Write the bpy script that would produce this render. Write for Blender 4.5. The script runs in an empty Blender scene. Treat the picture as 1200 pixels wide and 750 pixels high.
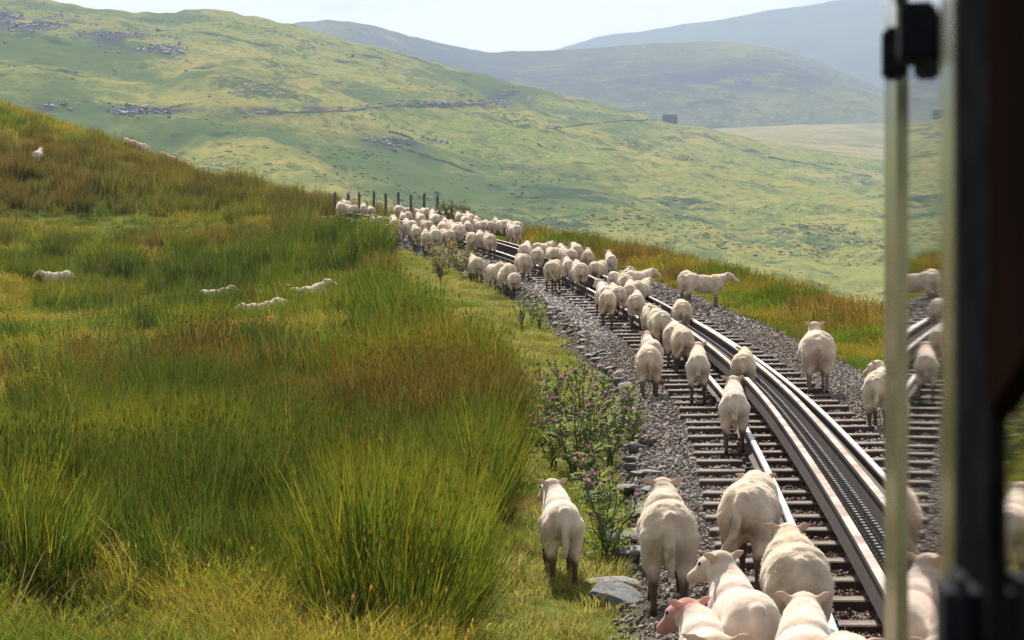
import bpy, bmesh, math, random
import numpy as np
from mathutils import Vector, Matrix, Euler
R = math.radians
scn = bpy.context.scene
random.seed(7); rng = np.random.default_rng(7)

# ------------------------------------------------------------------ camera, sky, sun, exposure
F, HOR = 2400.0, 430.0          # focal length in photo pixels, photo row of the horizontal (camera height = z 0)
cam = bpy.data.cameras.new('camera'); cam_o = bpy.data.objects.new('camera', cam)
scn.collection.objects.link(cam_o); scn.camera = cam_o
cam_o.location = (0, 0, 0); cam_o.rotation_euler = (R(90), 0, 0)
cam.sensor_width = 36; cam.lens = F / 1200 * 36; cam.shift_y = (HOR - 375) / 1200
cam.clip_start = 0.05; cam.clip_end = 20000
cam.dof.use_dof = True; cam.dof.focus_distance = 19; cam.dof.aperture_fstop = 11

SUN_EL, SUN_AZ = R(53), R(-12)   # azimuth measured from +Y towards +X
world = bpy.data.worlds.new('World'); scn.world = world; world.use_nodes = True
nt = world.node_tree; nt.nodes.clear()
def N(t, typ, **kw):
    n = t.nodes.new(typ)
    for k, v in kw.items(): setattr(n, k, v)
    return n
out = N(nt, 'ShaderNodeOutputWorld'); bg = N(nt, 'ShaderNodeBackground')
sky = N(nt, 'ShaderNodeTexSky', sky_type='NISHITA', sun_disc=False, sun_elevation=SUN_EL, sun_rotation=SUN_AZ, air_density=1.2, dust_density=1.0)
tc = N(nt, 'ShaderNodeTexCoord'); mp = N(nt, 'ShaderNodeMapping'); mp.inputs['Scale'].default_value = (1.6, 1.6, 3.4)
cn = N(nt, 'ShaderNodeTexNoise'); cn.inputs['Scale'].default_value = 2.4; cn.inputs['Detail'].default_value = 8; cn.inputs['Roughness'].default_value = .55
cr = N(nt, 'ShaderNodeValToRGB'); cr.color_ramp.elements[0].position = .48; cr.color_ramp.elements[1].position = .57
cc = N(nt, 'ShaderNodeValToRGB')
cc.color_ramp.elements[0].position = .38; cc.color_ramp.elements[0].color = (7.6, 7.3, 7.2, 1)
cc.color_ramp.elements[1].position = .62; cc.color_ramp.elements[1].color = (10.8, 10.3, 10.0, 1)
cmx = N(nt, 'ShaderNodeMix', data_type='RGBA')
L = nt.links.new
L(tc.outputs['Generated'], mp.inputs[0]); L(mp.outputs[0], cn.inputs['Vector']); L(cn.outputs[0], cr.inputs[0]); L(cn.outputs[0], cc.inputs[0])
L(cr.outputs[0], cmx.inputs['Factor']); L(sky.outputs[0], cmx.inputs['A']); L(cc.outputs[0], cmx.inputs['B'])
L(cmx.outputs['Result'], bg.inputs[0]); bg.inputs[1].default_value = 0.05; L(bg.outputs[0], out.inputs[0])

sun = bpy.data.lights.new('sun', 'SUN'); sun.energy = 5.0; sun.angle = R(.6); sun.color = (1, .94, .84)
sun_o = bpy.data.objects.new('sun', sun); scn.collection.objects.link(sun_o)
sd = Vector((math.sin(SUN_AZ) * math.cos(SUN_EL), math.cos(SUN_AZ) * math.cos(SUN_EL), math.sin(SUN_EL)))
sun_o.rotation_euler = sd.to_track_quat('Z', 'Y').to_euler(); sun_o.location = sd * 50
vs = scn.view_settings; vs.view_transform = 'Standard'; vs.look = 'None'; vs.exposure = 1.22; vs.gamma = 1; vs.use_curve_mapping = False
cy = scn.cycles
cy.max_bounces = 6; cy.diffuse_bounces = 3; cy.glossy_bounces = 3; cy.transmission_bounces = 4; cy.transparent_max_bounces = 6; cy.volume_bounces = 0
cy.caustics_reflective = False; cy.caustics_refractive = False; cy.sample_clamp_indirect = 6; cy.use_denoising = True; cy.denoising_prefilter = 'NONE'

# ------------------------------------------------------------------ helpers
def link(o, parent=None):
    scn.collection.objects.link(o)
    if parent is not None: o.parent = parent
    return o
def tag(o, label=None, cat=None, group=None, kind=None):
    if label: o['label'] = label
    if cat: o['category'] = cat
    if group: o['group'] = group
    if kind: o['kind'] = kind
    return o
def mesh_np(name, V, Fc, mat=None, smooth=False):
    me = bpy.data.meshes.new(name); me.from_pydata([tuple(v) for v in V], [], [tuple(f) for f in Fc])
    if mat is not None: me.materials.append(mat)
    if smooth: me.polygons.foreach_set('use_smooth', [True] * len(me.polygons))
    me.update(); return me
def obj(name, me, parent=None, loc=None, rot=None, scale=None):
    o = bpy.data.objects.new(name, me)
    if loc is not None: o.location = loc
    if rot is not None: o.rotation_euler = rot
    if scale is not None: o.scale = (scale,) * 3 if isinstance(scale, (int, float)) else scale
    return link(o, parent)
def grid_mesh(name, P, mat, flip=False):
    n, m = P.shape[:2]; me = bpy.data.meshes.new(name)
    i = (np.arange(n - 1)[:, None] * m + np.arange(m - 1)[None]).ravel()
    q = np.stack([i, i + 1, i + m + 1, i + m], 1)
    if flip: q = q[:, ::-1]
    me.vertices.add(n * m); me.vertices.foreach_set('co', P.reshape(-1).astype(np.float32))
    me.loops.add(q.size); me.loops.foreach_set('vertex_index', q.ravel().astype(np.int32))
    me.polygons.add(len(q)); me.polygons.foreach_set('loop_start', np.arange(0, q.size, 4, dtype=np.int32)); me.polygons.foreach_set('loop_total', np.full(len(q), 4, np.int32))
    me.polygons.foreach_set('use_smooth', np.ones(len(q), bool))
    me.materials.append(mat); me.update(calc_edges=True); return me
def hsh(ix, iy, s):
    h = (ix.astype(np.int64) * 374761393 + iy.astype(np.int64) * 668265263 + s * 1442695041) & 0xffffffff
    h = ((h ^ (h >> 13)) * 1274126177) & 0xffffffff
    return ((h ^ (h >> 16)) & 0xffff) / 65535.0
def vnoise(x, y, s=0):
    x = np.asarray(x, float); y = np.asarray(y, float)
    ix = np.floor(x); iy = np.floor(y); fx = x - ix; fy = y - iy
    fx = fx * fx * (3 - 2 * fx); fy = fy * fy * (3 - 2 * fy)
    a = hsh(ix, iy, s); b = hsh(ix + 1, iy, s); c = hsh(ix, iy + 1, s); d = hsh(ix + 1, iy + 1, s)
    return (a + (b - a) * fx) * (1 - fy) + (c + (d - c) * fx) * fy
def fbm(x, y, s=0, o=4):
    r = 0; a = .5; t = 0
    for k in range(o):
        r = r + a * vnoise(x * 2 ** k, y * 2 ** k, s + k * 17); t += a; a *= .5
    return r / t
def sstep(a, b, x):
    t = np.clip((np.asarray(x, float) - a) / (b - a), 0, 1); return t * t * (3 - 2 * t)

# ------------------------------------------------------------------ materials
def mat(name, col, rough=.8, metal=0, noise=None, bump=None, spec=.5, coat=0):
    """noise: list of (scale, second colour, low, high); bump: (scale, strength, distance)"""
    m = bpy.data.materials.new(name); m.use_nodes = True; t = m.node_tree; b = t.nodes['Principled BSDF']
    b.inputs['Roughness'].default_value = rough; b.inputs['Metallic'].default_value = metal; b.inputs['Specular IOR Level'].default_value = spec
    b.inputs['Base Color'].default_value = (*col, 1); b.inputs['Coat Weight'].default_value = coat
    tcn = N(t, 'ShaderNodeTexCoord'); cur = None
    for sc, c2, lo, hi in (noise or []):
        n = N(t, 'ShaderNodeTexNoise'); n.inputs['Scale'].default_value = sc; n.inputs['Detail'].default_value = 6
        t.links.new(tcn.outputs['Object'], n.inputs['Vector'])
        mr = N(t, 'ShaderNodeMapRange'); mr.inputs[1].default_value = lo; mr.inputs[2].default_value = hi
        t.links.new(n.outputs[0], mr.inputs[0])
        mx = N(t, 'ShaderNodeMix', data_type='RGBA'); t.links.new(mr.outputs[0], mx.inputs['Factor'])
        if cur is None: mx.inputs['A'].default_value = (*col, 1)
        else: t.links.new(cur, mx.inputs['A'])
        mx.inputs['B'].default_value = (*c2, 1); cur = mx.outputs['Result']
    if cur is not None: t.links.new(cur, b.inputs['Base Color'])
    if bump:
        n = N(t, 'ShaderNodeTexNoise'); n.inputs['Scale'].default_value = bump[0]; n.inputs['Detail'].default_value = 5
        t.links.new(tcn.outputs['Object'], n.inputs['Vector'])
        bp = N(t, 'ShaderNodeBump'); bp.inputs['Strength'].default_value = bump[1]; bp.inputs['Distance'].default_value = bump[2]
        t.links.new(n.outputs[0], bp.inputs['Height']); t.links.new(bp.outputs[0], b.inputs['Normal'])
    return m
def attr_mat(name, trans=.35, rough=.6, spec=.25):
    """plant material: colour from the instancer's tint times the mesh's own blade colour"""
    m = bpy.data.materials.new(name); m.use_nodes = True; t = m.node_tree; b = t.nodes['Principled BSDF']; o = t.nodes['Material Output']
    a = N(t, 'ShaderNodeAttribute', attribute_type='INSTANCER', attribute_name='tint')
    c = N(t, 'ShaderNodeAttribute', attribute_type='GEOMETRY', attribute_name='col')
    mx = N(t, 'ShaderNodeMix', data_type='RGBA', blend_type='MULTIPLY'); mx.inputs['Factor'].default_value = 1
    t.links.new(a.outputs['Color'], mx.inputs['A']); t.links.new(c.outputs['Color'], mx.inputs['B'])
    b.inputs['Roughness'].default_value = rough; b.inputs['Specular IOR Level'].default_value = spec
    t.links.new(mx.outputs['Result'], b.inputs['Base Color'])
    if trans:
        tr = N(t, 'ShaderNodeBsdfTranslucent'); ms = N(t, 'ShaderNodeMixShader'); ms.inputs[0].default_value = trans
        t.links.new(mx.outputs['Result'], tr.inputs[0]); t.links.new(b.outputs[0], ms.inputs[1]); t.links.new(tr.outputs[0], ms.inputs[2]); t.links.new(ms.outputs[0], o.inputs[0])
    return m

M = {}
M['soil'] = mat('soil', (.045, .05, .016), .95, noise=[(1.3, (.08, .085, .022), .45, .6), (9, (.035, .03, .015), .5, .7)], bump=(14, .8, .03))
M['ballast_bed'] = mat('ballast_bed', (.10, .09, .08), .95, noise=[(25, (.05, .045, .04), .45, .6)], bump=(40, 1, .03))
M['sleeper'] = mat('sleeper', (.17, .135, .108), .85, noise=[(4, (.075, .053, .04), .42, .60), (50, (.30, .25, .21), .58, .75)], bump=(60, .3, .004))
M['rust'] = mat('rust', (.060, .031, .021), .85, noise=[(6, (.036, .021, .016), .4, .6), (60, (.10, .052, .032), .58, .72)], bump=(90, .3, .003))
M['railhead'] = mat('railhead', (.50, .47, .45), .38, 1, noise=[(5, (.36, .31, .28), .45, .7)])
M['griptop'] = mat('griptop', (.30, .24, .20), .5, .5, noise=[(4, (.16, .10, .07), .42, .6)])
M['rack'] = mat('rack', (.14, .12, .11), .45, .7, noise=[(30, (.07, .06, .05), .45, .6)])
M['toothtop'] = mat('toothtop', (.45, .43, .41), .4, .9)

# ------------------------------------------------------------------ track geometry (plan and profile)
TY = np.linspace(-12, 110, 1221)
hd = np.where(TY < 19, .12 + (.055 - .12) * TY / 19, .055 - (TY - 19) / 130)
hd = np.where(TY > 45, .055 - 26 / 130 - (TY - 45) / 90, hd)
XR = np.concatenate([[0], np.cumsum((hd[1:] + hd[:-1]) / 2 * .1)]); XR += 2.70 - np.interp(14.5, TY, XR)
ZK = np.array([(-12, -2.62), (-5, -2.13), (0, -1.80), (7, -1.33), (14.4, -.86), (15.8, -.77), (19, -.53), (21.3, -.35), (24, -.13), (33.6, .82), (38.2, 1.28), (42.2, 1.68), (46, 2.12), (53.3, 3.0), (56, 3.38), (59.3, 3.84), (63, 4.36), (68.2, 5.02), (72, 5.42), (80, 6.2), (110, 9)])
ZR = np.polyval(np.polyfit(ZK[:, 0], ZK[:, 1], 5), TY)
TH = np.arctan(hd); XC = XR - .4 * np.cos(TH)
RH = .15      # rail head above sleeper top
def tx(y): return np.interp(y, TY, XC)
def th(y): return np.interp(y, TY, TH)
def tz(y): return np.interp(y, TY, ZR) - RH       # sleeper top level
def tp(y, u, dz=0):
    a = th(y); return np.stack([tx(y) + u * np.cos(a), y - u * np.sin(a), tz(y) + dz + .012 * u], -1)
def uv(X, Y):
    yy = np.array(Y, float)
    for _ in range(3):
        a = th(yy); dx = X - tx(yy); dy = Y - yy
        u = dx * np.cos(a) - dy * np.sin(a); s = dx * np.sin(a) + dy * np.cos(a); yy = yy + s * np.cos(a)
    a = th(yy); return (X - tx(yy)) * np.cos(a) - (Y - yy) * np.sin(a), yy

# ------------------------------------------------------------------ near terrain
def pw(px, row, d, g=0): return ((px - 600) / F * d, d, (HOR - row) / F * d - g)
CP = [(-1, 7, -1.72), (-4, 8, -1.7), (-8, 9, -1.6), (-14, 12, -1.3), (0, 16, -1.12), (-4, 18, -1.0), (-8, 20, -.85), (-14, 24, -.4), (-2, 27, -.3), (-8, 32, -.1), (-14, 34, .2),
      (-6.2, 50, 1.3), (-12, 52, 1.35), (-18, 54, 1.9), (-2.8, 43, 1.55), (-2, 36, .85), (-6, 40, .5), (-10, 42, .6),
      (-3.4, 56, 2.7), (-5.2, 62, 3.7), pw(100, 270, 72, .4), pw(0, 262, 74, .4), pw(250, 265, 70, .35), pw(360, 252, 67, .3), pw(300, 252, 69, .3),
      pw(0, 143, 110, .6), pw(100, 156, 102, .6), pw(200, 183, 94, .6), pw(300, 212, 85, .6), pw(385, 240, 77, .5), pw(-150, 90, 120, .5),
      (-30, 140, 10), (-18, 125, 6.5), (-10, 110, 3.5), (-4, 96, 3), (2, 90, 3), (-50, 110, 22), (-50, 60, 8), (-34, 40, 3), (-30, 10, 1), (-14, -6, -2), (-3, -6, -2.4), (-60, 150, 12), (0, 140, -5)]
CP = np.array(CP, float)
def tps_fit(P):
    n = len(P); d = np.hypot(P[:, None, 0] - P[None, :, 0], P[:, None, 1] - P[None, :, 1]); K = np.where(d > 0, d * d * np.log(d + 1e-9), 0) + np.eye(n) * .3
    A = np.zeros((n + 3, n + 3)); A[:n, :n] = K; A[:n, n] = 1; A[:n, n + 1:] = P[:, :2]; A[n, :n] = 1; A[n + 1:, :n] = P[:, :2].T
    return np.linalg.solve(A, np.concatenate([P[:, 2], [0, 0, 0]]))
TW = tps_fit(CP)
def tps(X, Y):
    r = TW[-3] + TW[-2] * X + TW[-1] * Y
    for k in range(len(CP)):
        d2 = (X - CP[k, 0]) ** 2 + (Y - CP[k, 1]) ** 2; r = r + TW[k] * .5 * d2 * np.log(d2 + 1e-12)
    return r
def ball_edge(y): return -1.18 - .22 * sstep(13, 21, y) + .10 * (vnoise(y * 1.7, y * 0, 3) - .5)
def ground(X, Y, detail=True):
    X = np.asarray(X, float); Y = np.asarray(Y, float)
    u, yy = uv(X, Y); zt = tz(yy)
    left = tps(X, Y)
    if detail: left = left + .22 * (fbm(X * .45, Y * .45, 5, 3) - .5) + .5 * (fbm(X * .12, Y * .1, 9, 2) - .5) * sstep(14, 40, Y)
    right = zt - .14 + .10 * (fbm(X * .6, Y * .6, 8, 3) - .5) - .50 * np.maximum(u - 4.0, 0) - .02 * np.maximum(u - 4, 0) * sstep(4, 6, u)
    be = ball_edge(yy)
    prof = zt - .062 + .012 * u
    lft = zt - .26 - .05 * (fbm(X * 1.3, Y * 1.3, 12, 2)) + .10 * sstep(be - .5, be - 1.8, u)
    c = sstep(be, be - .28, u); zl = prof * (1 - c) + lft * c
    w = sstep(be - .6, be - 3.2, u); zl = zl * (1 - w) + left * w
    c = sstep(1.55, 2.15, u); zr = prof * (1 - c) + right * c
    z = np.where(u < 0, zl, zr)
    fade = sstep(73.5, 79, yy)       # the cutting closes behind the brow
    return z * (1 - fade) + left * fade
def hit(px, row, h=0, y0=6, y1=130):
    """first point along the pixel's ray that is h above the ground"""
    Y = np.arange(y0, y1, .04); X = (px - 600) / F * Y; Z = (HOR - row) / F * Y
    d = Z - ground(X, Y) - h; k = np.argmax(d < 0)
    if d[k] >= 0: k = np.argmin(d)
    return np.array([X[k], Y[k], ground(X[k:k + 1], Y[k:k + 1])[0]])
yy = np.concatenate([np.linspace(-5, 8, 60), np.linspace(8.06, 40, 300), np.linspace(40.2, 90, 170), np.linspace(91, 150, 50)])
tt = np.concatenate([np.linspace(-.62, -.16, 150), np.linspace(-.158, .20, 300), np.linspace(.203, .62, 120)])
GY = np.repeat(yy[:, None], len(tt), 1); GX = tt[None] * (GY + 7)
GP = np.stack([GX, GY, ground(GX, GY)], -1)

# ground material: soil and moss, ballast bed beside the line given by a vertex attribute
def ground_mat():
    m = mat('moor_ground', (.06, .07, .02), 1.0, spec=0, bump=(16, .7, .03)); t = m.node_tree; b = t.nodes['Principled BSDF']
    a = N(t, 'ShaderNodeAttribute', attribute_name='cover'); n = N(t, 'ShaderNodeTexNoise'); n.inputs['Scale'].default_value = 3; n.inputs['Detail'].default_value = 8
    tcn = N(t, 'ShaderNodeTexCoord'); t.links.new(tcn.outputs['Object'], n.inputs['Vector'])
    r = N(t, 'ShaderNodeValToRGB'); r.color_ramp.elements[0].color = (.055, .075, .015, 1); r.color_ramp.elements[0].position = .35; r.color_ramp.elements[1].color = (.12, .125, .03, 1); r.color_ramp.elements[1].position = .7
    t.links.new(n.outputs[0], r.inputs[0])
    n2 = N(t, 'ShaderNodeTexNoise'); n2.inputs['Scale'].default_value = 30; n2.inputs['Detail'].default_value = 4; t.links.new(tcn.outputs['Object'], n2.inputs['Vector'])
    r2 = N(t, 'ShaderNodeValToRGB'); r2.color_ramp.elements[0].color = (.04, .035, .03, 1); r2.color_ramp.elements[0].position = .35; r2.color_ramp.elements[1].color = (.16, .14, .125, 1); r2.color_ramp.elements[1].position = .7
    t.links.new(n2.outputs[0], r2.inputs[0])
    mx = N(t, 'ShaderNodeMix', data_type='RGBA'); t.links.new(a.outputs['Fac'], mx.inputs['Factor']); t.links.new(r.outputs[0], mx.inputs['A']); t.links.new(r2.outputs[0], mx.inputs['B'])
    t.links.new(mx.outputs['Result'], b.inputs['Base Color']); return m
gm = grid_mesh('ground', GP, ground_mat())
gu, gy_ = uv(GX, GY); cov = sstep(ball_edge(gy_) - .35, ball_edge(gy_) - .1, gu) * (1 - sstep(1.8, 2.2, gu)) * (1 - sstep(73, 78, gy_))
at = gm.attributes.new('cover', 'FLOAT', 'POINT'); at.data.foreach_set('value', cov.ravel().astype(np.float32))
go = tag(obj('ground', gm), kind='structure')

# ------------------------------------------------------------------ far hills
def hill_mat(name, cols, rock, scale=1.0):
    m = bpy.data.materials.new(name); m.use_nodes = True; t = m.node_tree; b = t.nodes['Principled BSDF']; b.inputs['Roughness'].default_value = 1; b.inputs['Specular IOR Level'].default_value = 0; b.inputs['Diffuse Roughness'].default_value = .6
    tcn = N(t, 'ShaderNodeTexCoord')
    def noise(sc, det, rg=.6, stretch=(1, 1, 1), rot=0):
        mpn = N(t, 'ShaderNodeMapping'); mpn.inputs['Scale'].default_value = stretch; mpn.inputs['Rotation'].default_value = (0, 0, rot)
        n = N(t, 'ShaderNodeTexNoise'); n.inputs['Scale'].default_value = sc * scale; n.inputs['Detail'].default_value = det; n.inputs['Roughness'].default_value = rg
        t.links.new(tcn.outputs['Object'], mpn.inputs[0]); t.links.new(mpn.outputs[0], n.inputs['Vector']); return n.outputs[0]
    def ramp(src, lo, hi):
        mr = N(t, 'ShaderNodeMapRange', interpolation_type='SMOOTHSTEP'); mr.inputs[1].default_value = lo; mr.inputs[2].default_value = hi; t.links.new(src, mr.inputs[0]); return mr.outputs[0]
    def mix(f, A, B):
        mx = N(t, 'ShaderNodeMix', data_type='RGBA'); t.links.new(f, mx.inputs['Factor'])
        for s, k in ((A, 'A'), (B, 'B')):
            if isinstance(s, tuple): mx.inputs[k].default_value = (*s, 1)
            else: t.links.new(s, mx.inputs[k])
        return mx.outputs['Result']
    c = mix(ramp(noise(.006, 6, .65), .38, .62), cols[0], cols[1])
    c = mix(ramp(noise(.014, 8, .65, (1, .35, 1), .5), .46, .62), c, cols[2])
    c = mix(ramp(noise(.045, 10, .75, (1, .45, 1), .35), .50, .62), c, cols[1])
    c = mix(ramp(noise(.03, 10, .75, (1, .5, 1), -.4), .52, .62), c, cols[3])
    c = mix(ramp(noise(.010, 12, .75, (1, .6, 1), .8), .55, .62), c, cols[4])
    c = mix(ramp(noise(.12, 6, .7), .50, .68), c, cols[3])
    c = mix(ramp(noise(.30, 5, .75, (1, .6, 1), .2), .50, .62), c, cols[2])
    c = mix(ramp(noise(.09, 10, .8, (1, .4, 1), -.2), .54, .62), c, cols[3])
    c = mix(ramp(noise(.0045, 12, .7, (1, .5, 1), 1.1), .50, .60), c, cols[3])
    c = mix(ramp(noise(.02, 12, .8, (.55, 1, 1), .3), .56, .60), c, cols[4])
    a = N(t, 'ShaderNodeAttribute', attribute_name='rock')
    rk = N(t, 'ShaderNodeMath', operation='MULTIPLY'); t.links.new(a.outputs['Fac'], rk.inputs[0]); t.links.new(ramp(noise(.05, 8, .7), .40, .52), rk.inputs[1])
    c = mix(rk.outputs[0], c, rock)
    t.links.new(c, b.inputs['Base Color'])
    return m
def hill(name, pxs, Ds, zf, m, rockf=None):
    PX = np.repeat(pxs[None], len(Ds), 0); DD = np.repeat(Ds[:, None], len(pxs), 1)
    X = (PX - 600) / F * DD; Z = zf(PX, DD, X)
    me = grid_mesh(name, np.stack([X, DD, Z], -1), m)
    row = HOR - Z / DD * F
    a = me.attributes.new('rock', 'FLOAT', 'POINT'); a.data.foreach_set('value', (rockf(PX, row, X, DD) if rockf else np.zeros_like(X)).ravel().astype(np.float32))
    return tag(obj(name, me), kind='structure')
pxs = np.concatenate([np.linspace(-3600, -220, 90), np.arange(-200, 1300, 4.0), np.linspace(1310, 4600, 90)])
TOPA = np.array([(-3600, 60), (-1200, -60), (-300, -34), (0, -9), (60, -1), (100, 7), (160, 12), (205, 15.5), (216, 11), (240, 10), (270, 12), (300, 18), (340, 27), (400, 43), (450, 56), (520, 75), (600, 96), (700, 119), (780, 140), (900, 165), (1040, 187), (1200, 212), (1500, 250), (4600, 260)], float)
def zA(PX, D, X):
    top = np.interp(PX, TOPA[:, 0], TOPA[:, 1]); zt = (HOR - top) / F * 1600
    t = np.clip((D - 330) / 1270, 0, 1); z0 = -22 - 25 * sstep(1400, 400, PX) * 0
    z = z0 + (zt - z0) * (t ** .92)
    z = np.where(D < 330, -22 - 60 * sstep(330, 90, D), z)
    z = np.where(D > 1600, zt - (D - 1600) * .45, z)
    rid = np.abs(fbm(X * .006 + D * .002, D * .0035, 21, 4) - .5) * 2
    amp = sstep(300, 600, D) * (1 - .85 * sstep(1480, 1600, D))
    return z + amp * (16 * (fbm(X * .004, D * .004, 31, 3) - .5) - 9 * (1 - rid) ** 3 + 9 * (fbm(X * .022, D * .016, 33, 4) - .5) + 4.5 * (fbm(X * .08, D * .05, 35, 3) - .5)) + sstep(1500, 1600, D) * 2.0 * (vnoise(PX * .07, D * 0, 4) - .5)
def g2(PX, row, cx, cy_, rx, ry): return np.exp(-((PX - cx) / rx) ** 2 - ((row - cy_) / ry) ** 2)
def rockA(PX, row, X, D):
    r = 0
    line = 14 + (PX - 0) * .165        # the crag band runs down to the right
    r = r + 1.3 * np.exp(-((row - line - 8) / 11) ** 2) * sstep(232, 190, PX) * sstep(-60, 0, PX) * sstep(.3, .5, fbm(PX * .03, row * .12, 301, 3))
    for a in ((300, 132, 40, 5), (590, 112, 20, 6), (530, 122, 60, 3.5), (355, 128, 40, 4), (190, 130, 40, 4), (60, 126, 18, 5), (470, 168, 35, 5), (150, 128, 30, 4)): r = r + 1.2 * g2(PX, row, *a)
    return np.clip(r, 0, 1)
HA = hill_mat('hill_grass', [(.31, .285, .078), (.19, .24, .060), (.37, .31, .095), (.105, .15, .050), (.062, .09, .052)], (.065, .066, .08))
DA = np.concatenate([np.linspace(60, 330, 16), np.geomspace(338, 1600, 330), np.linspace(1606, 2000, 12)])
hill('hillside', pxs, DA, zA, HA, rockA)
TOPB = np.array([(-3600, 330), (500, 260), (700, 175), (780, 153), (860, 150), (950, 146), (1040, 143), (1300, 140), (4600, 150)], float)
def zB(PX, D, X):
    top = np.interp(PX, TOPB[:, 0], TOPB[:, 1]); zt = (HOR - top) / F * 2700; zb = np.interp(PX, TOPA[:, 0], TOPA[:, 1] + 14); zb = (HOR - zb) / F * 1600
    t = np.clip((D - 1600) / 1100, 0, 1.3); return zb + (zt - zb) * t + 8 * (fbm(X * .006, D * .004, 41, 4) - .5) * sstep(1600, 1800, D)
hill('moorland', pxs[::2], np.linspace(1600, 2900, 60), zB, hill_mat('moor_grass', [(.34, .27, .11), (.29, .25, .095), (.37, .29, .13), (.20, .19, .075), (.13, .14, .06)], (.13, .13, .14), .7))
TOPC = np.array([(-3600, 200), (0, 60), (250, 40), (320, 34), (352, 26), (385, 22), (405, 24), (430, 29), (460, 36), (500, 46), (540, 55), (568, 61), (600, 60), (650, 58), (690, 56), (760, 50), (850, 47), (910, 56), (950, 68), (1000, 90), (1040, 104), (1200, 140), (1600, 170), (4600, 190)], float)
def zC(PX, D, X):
    top = np.interp(PX, TOPC[:, 0], TOPC[:, 1]); zt = (HOR - top) / F * 3700; z0 = (HOR - 158) / F * 2650
    t = np.clip((D - 2650) / 1050, 0, 1); z = z0 + (zt - z0) * t ** .8; z = np.where(D > 3700, zt - (D - 3700) * .5, z)
    amp = sstep(2650, 2900, D) * (1 - .93 * sstep(3500, 3700, D))
    return z + amp * (70 * (fbm(X * .0022, D * .002, 51, 4) - .5) + 18 * (fbm(X * .012, D * .008, 53, 4) - .5)) + sstep(3550, 3700, D) * 7 * (fbm(PX * .05, PX * 0, 6, 3) - .5) * (PX < 620)
def rockC(PX, row, X, D): return np.clip(1.2 * g2(PX, row, 880, 92, 120, 18) + .9 * g2(PX, row, 460, 60, 170, 30) + .8 * g2(PX, row, 640, 100, 160, 30), 0, 1)
hill('mountain', pxs[::2], np.concatenate([np.linspace(2600, 3700, 110), np.linspace(3720, 4100, 8)]), zC, hill_mat('mountain_grass', [(.13, .14, .05), (.09, .105, .042), (.22, .20, .065), (.06, .075, .038), (.04, .052, .036)], (.055, .06, .072), .4), rockC)
TOPD = np.array([(-3600, 150), (500, 100), (620, 72), (650, 58), (668, 52), (690, 46), (720, 40), (800, 29), (900, 13), (980, 1), (1040, -8), (1200, -32), (1600, -60), (4600, 40)], float)
def zD(PX, D, X):
    top = np.interp(PX, TOPD[:, 0], TOPD[:, 1]); zt = (HOR - top) / F * 6000; z0 = (HOR - 160) / F * 4000
    t = np.clip((D - 4000) / 2000, 0, 1); z = z0 + (zt - z0) * t ** .85; z = np.where(D > 6000, zt - (D - 6000) * .5, z)
    return z + sstep(4000, 4400, D) * (1 - .93 * sstep(5700, 6000, D)) * (120 * (fbm(X * .0012, D * .001, 61, 4) - .5) + 20 * (fbm(X * .008, D * .006, 63, 3) - .5)) + sstep(5800, 6000, D) * 9 * (fbm(PX * .04, PX * 0, 9, 3) - .5)
hill('mountain', pxs[::2], np.concatenate([np.linspace(4000, 6000, 80), np.linspace(6040, 6600, 6)]), zD, hill_mat('far_grass', [(.075, .085, .035), (.065, .08, .033), (.09, .095, .04), (.05, .065, .03), (.04, .055, .03)], (.07, .07, .08), .3))

# haze: one closed box of thin air
bm = bmesh.new(); bmesh.ops.create_cube(bm, size=1)
for v in bm.verts: v.co = ((v.co.x * 2) * 11500, -400 if v.co.y < 0 else 7200, -130 if v.co.z < 0 else 1330)
me = bpy.data.meshes.new('haze'); bm.to_mesh(me); bm.free()
hm = bpy.data.materials.new('haze_air'); hm.use_nodes = True; t = hm.node_tree; t.nodes.clear()
o_ = N(t, 'ShaderNodeOutputMaterial'); pv = N(t, 'ShaderNodeVolumePrincipled'); pv.inputs['Color'].default_value = (.62, .77, 1.0, 1); pv.inputs['Density'].default_value = 1.6e-4; pv.inputs['Anisotropy'].default_value = .1
t.links.new(pv.outputs[0], o_.inputs['Volume']); me.materials.append(hm)
tag(obj('haze', me), kind='stuff')

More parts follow.
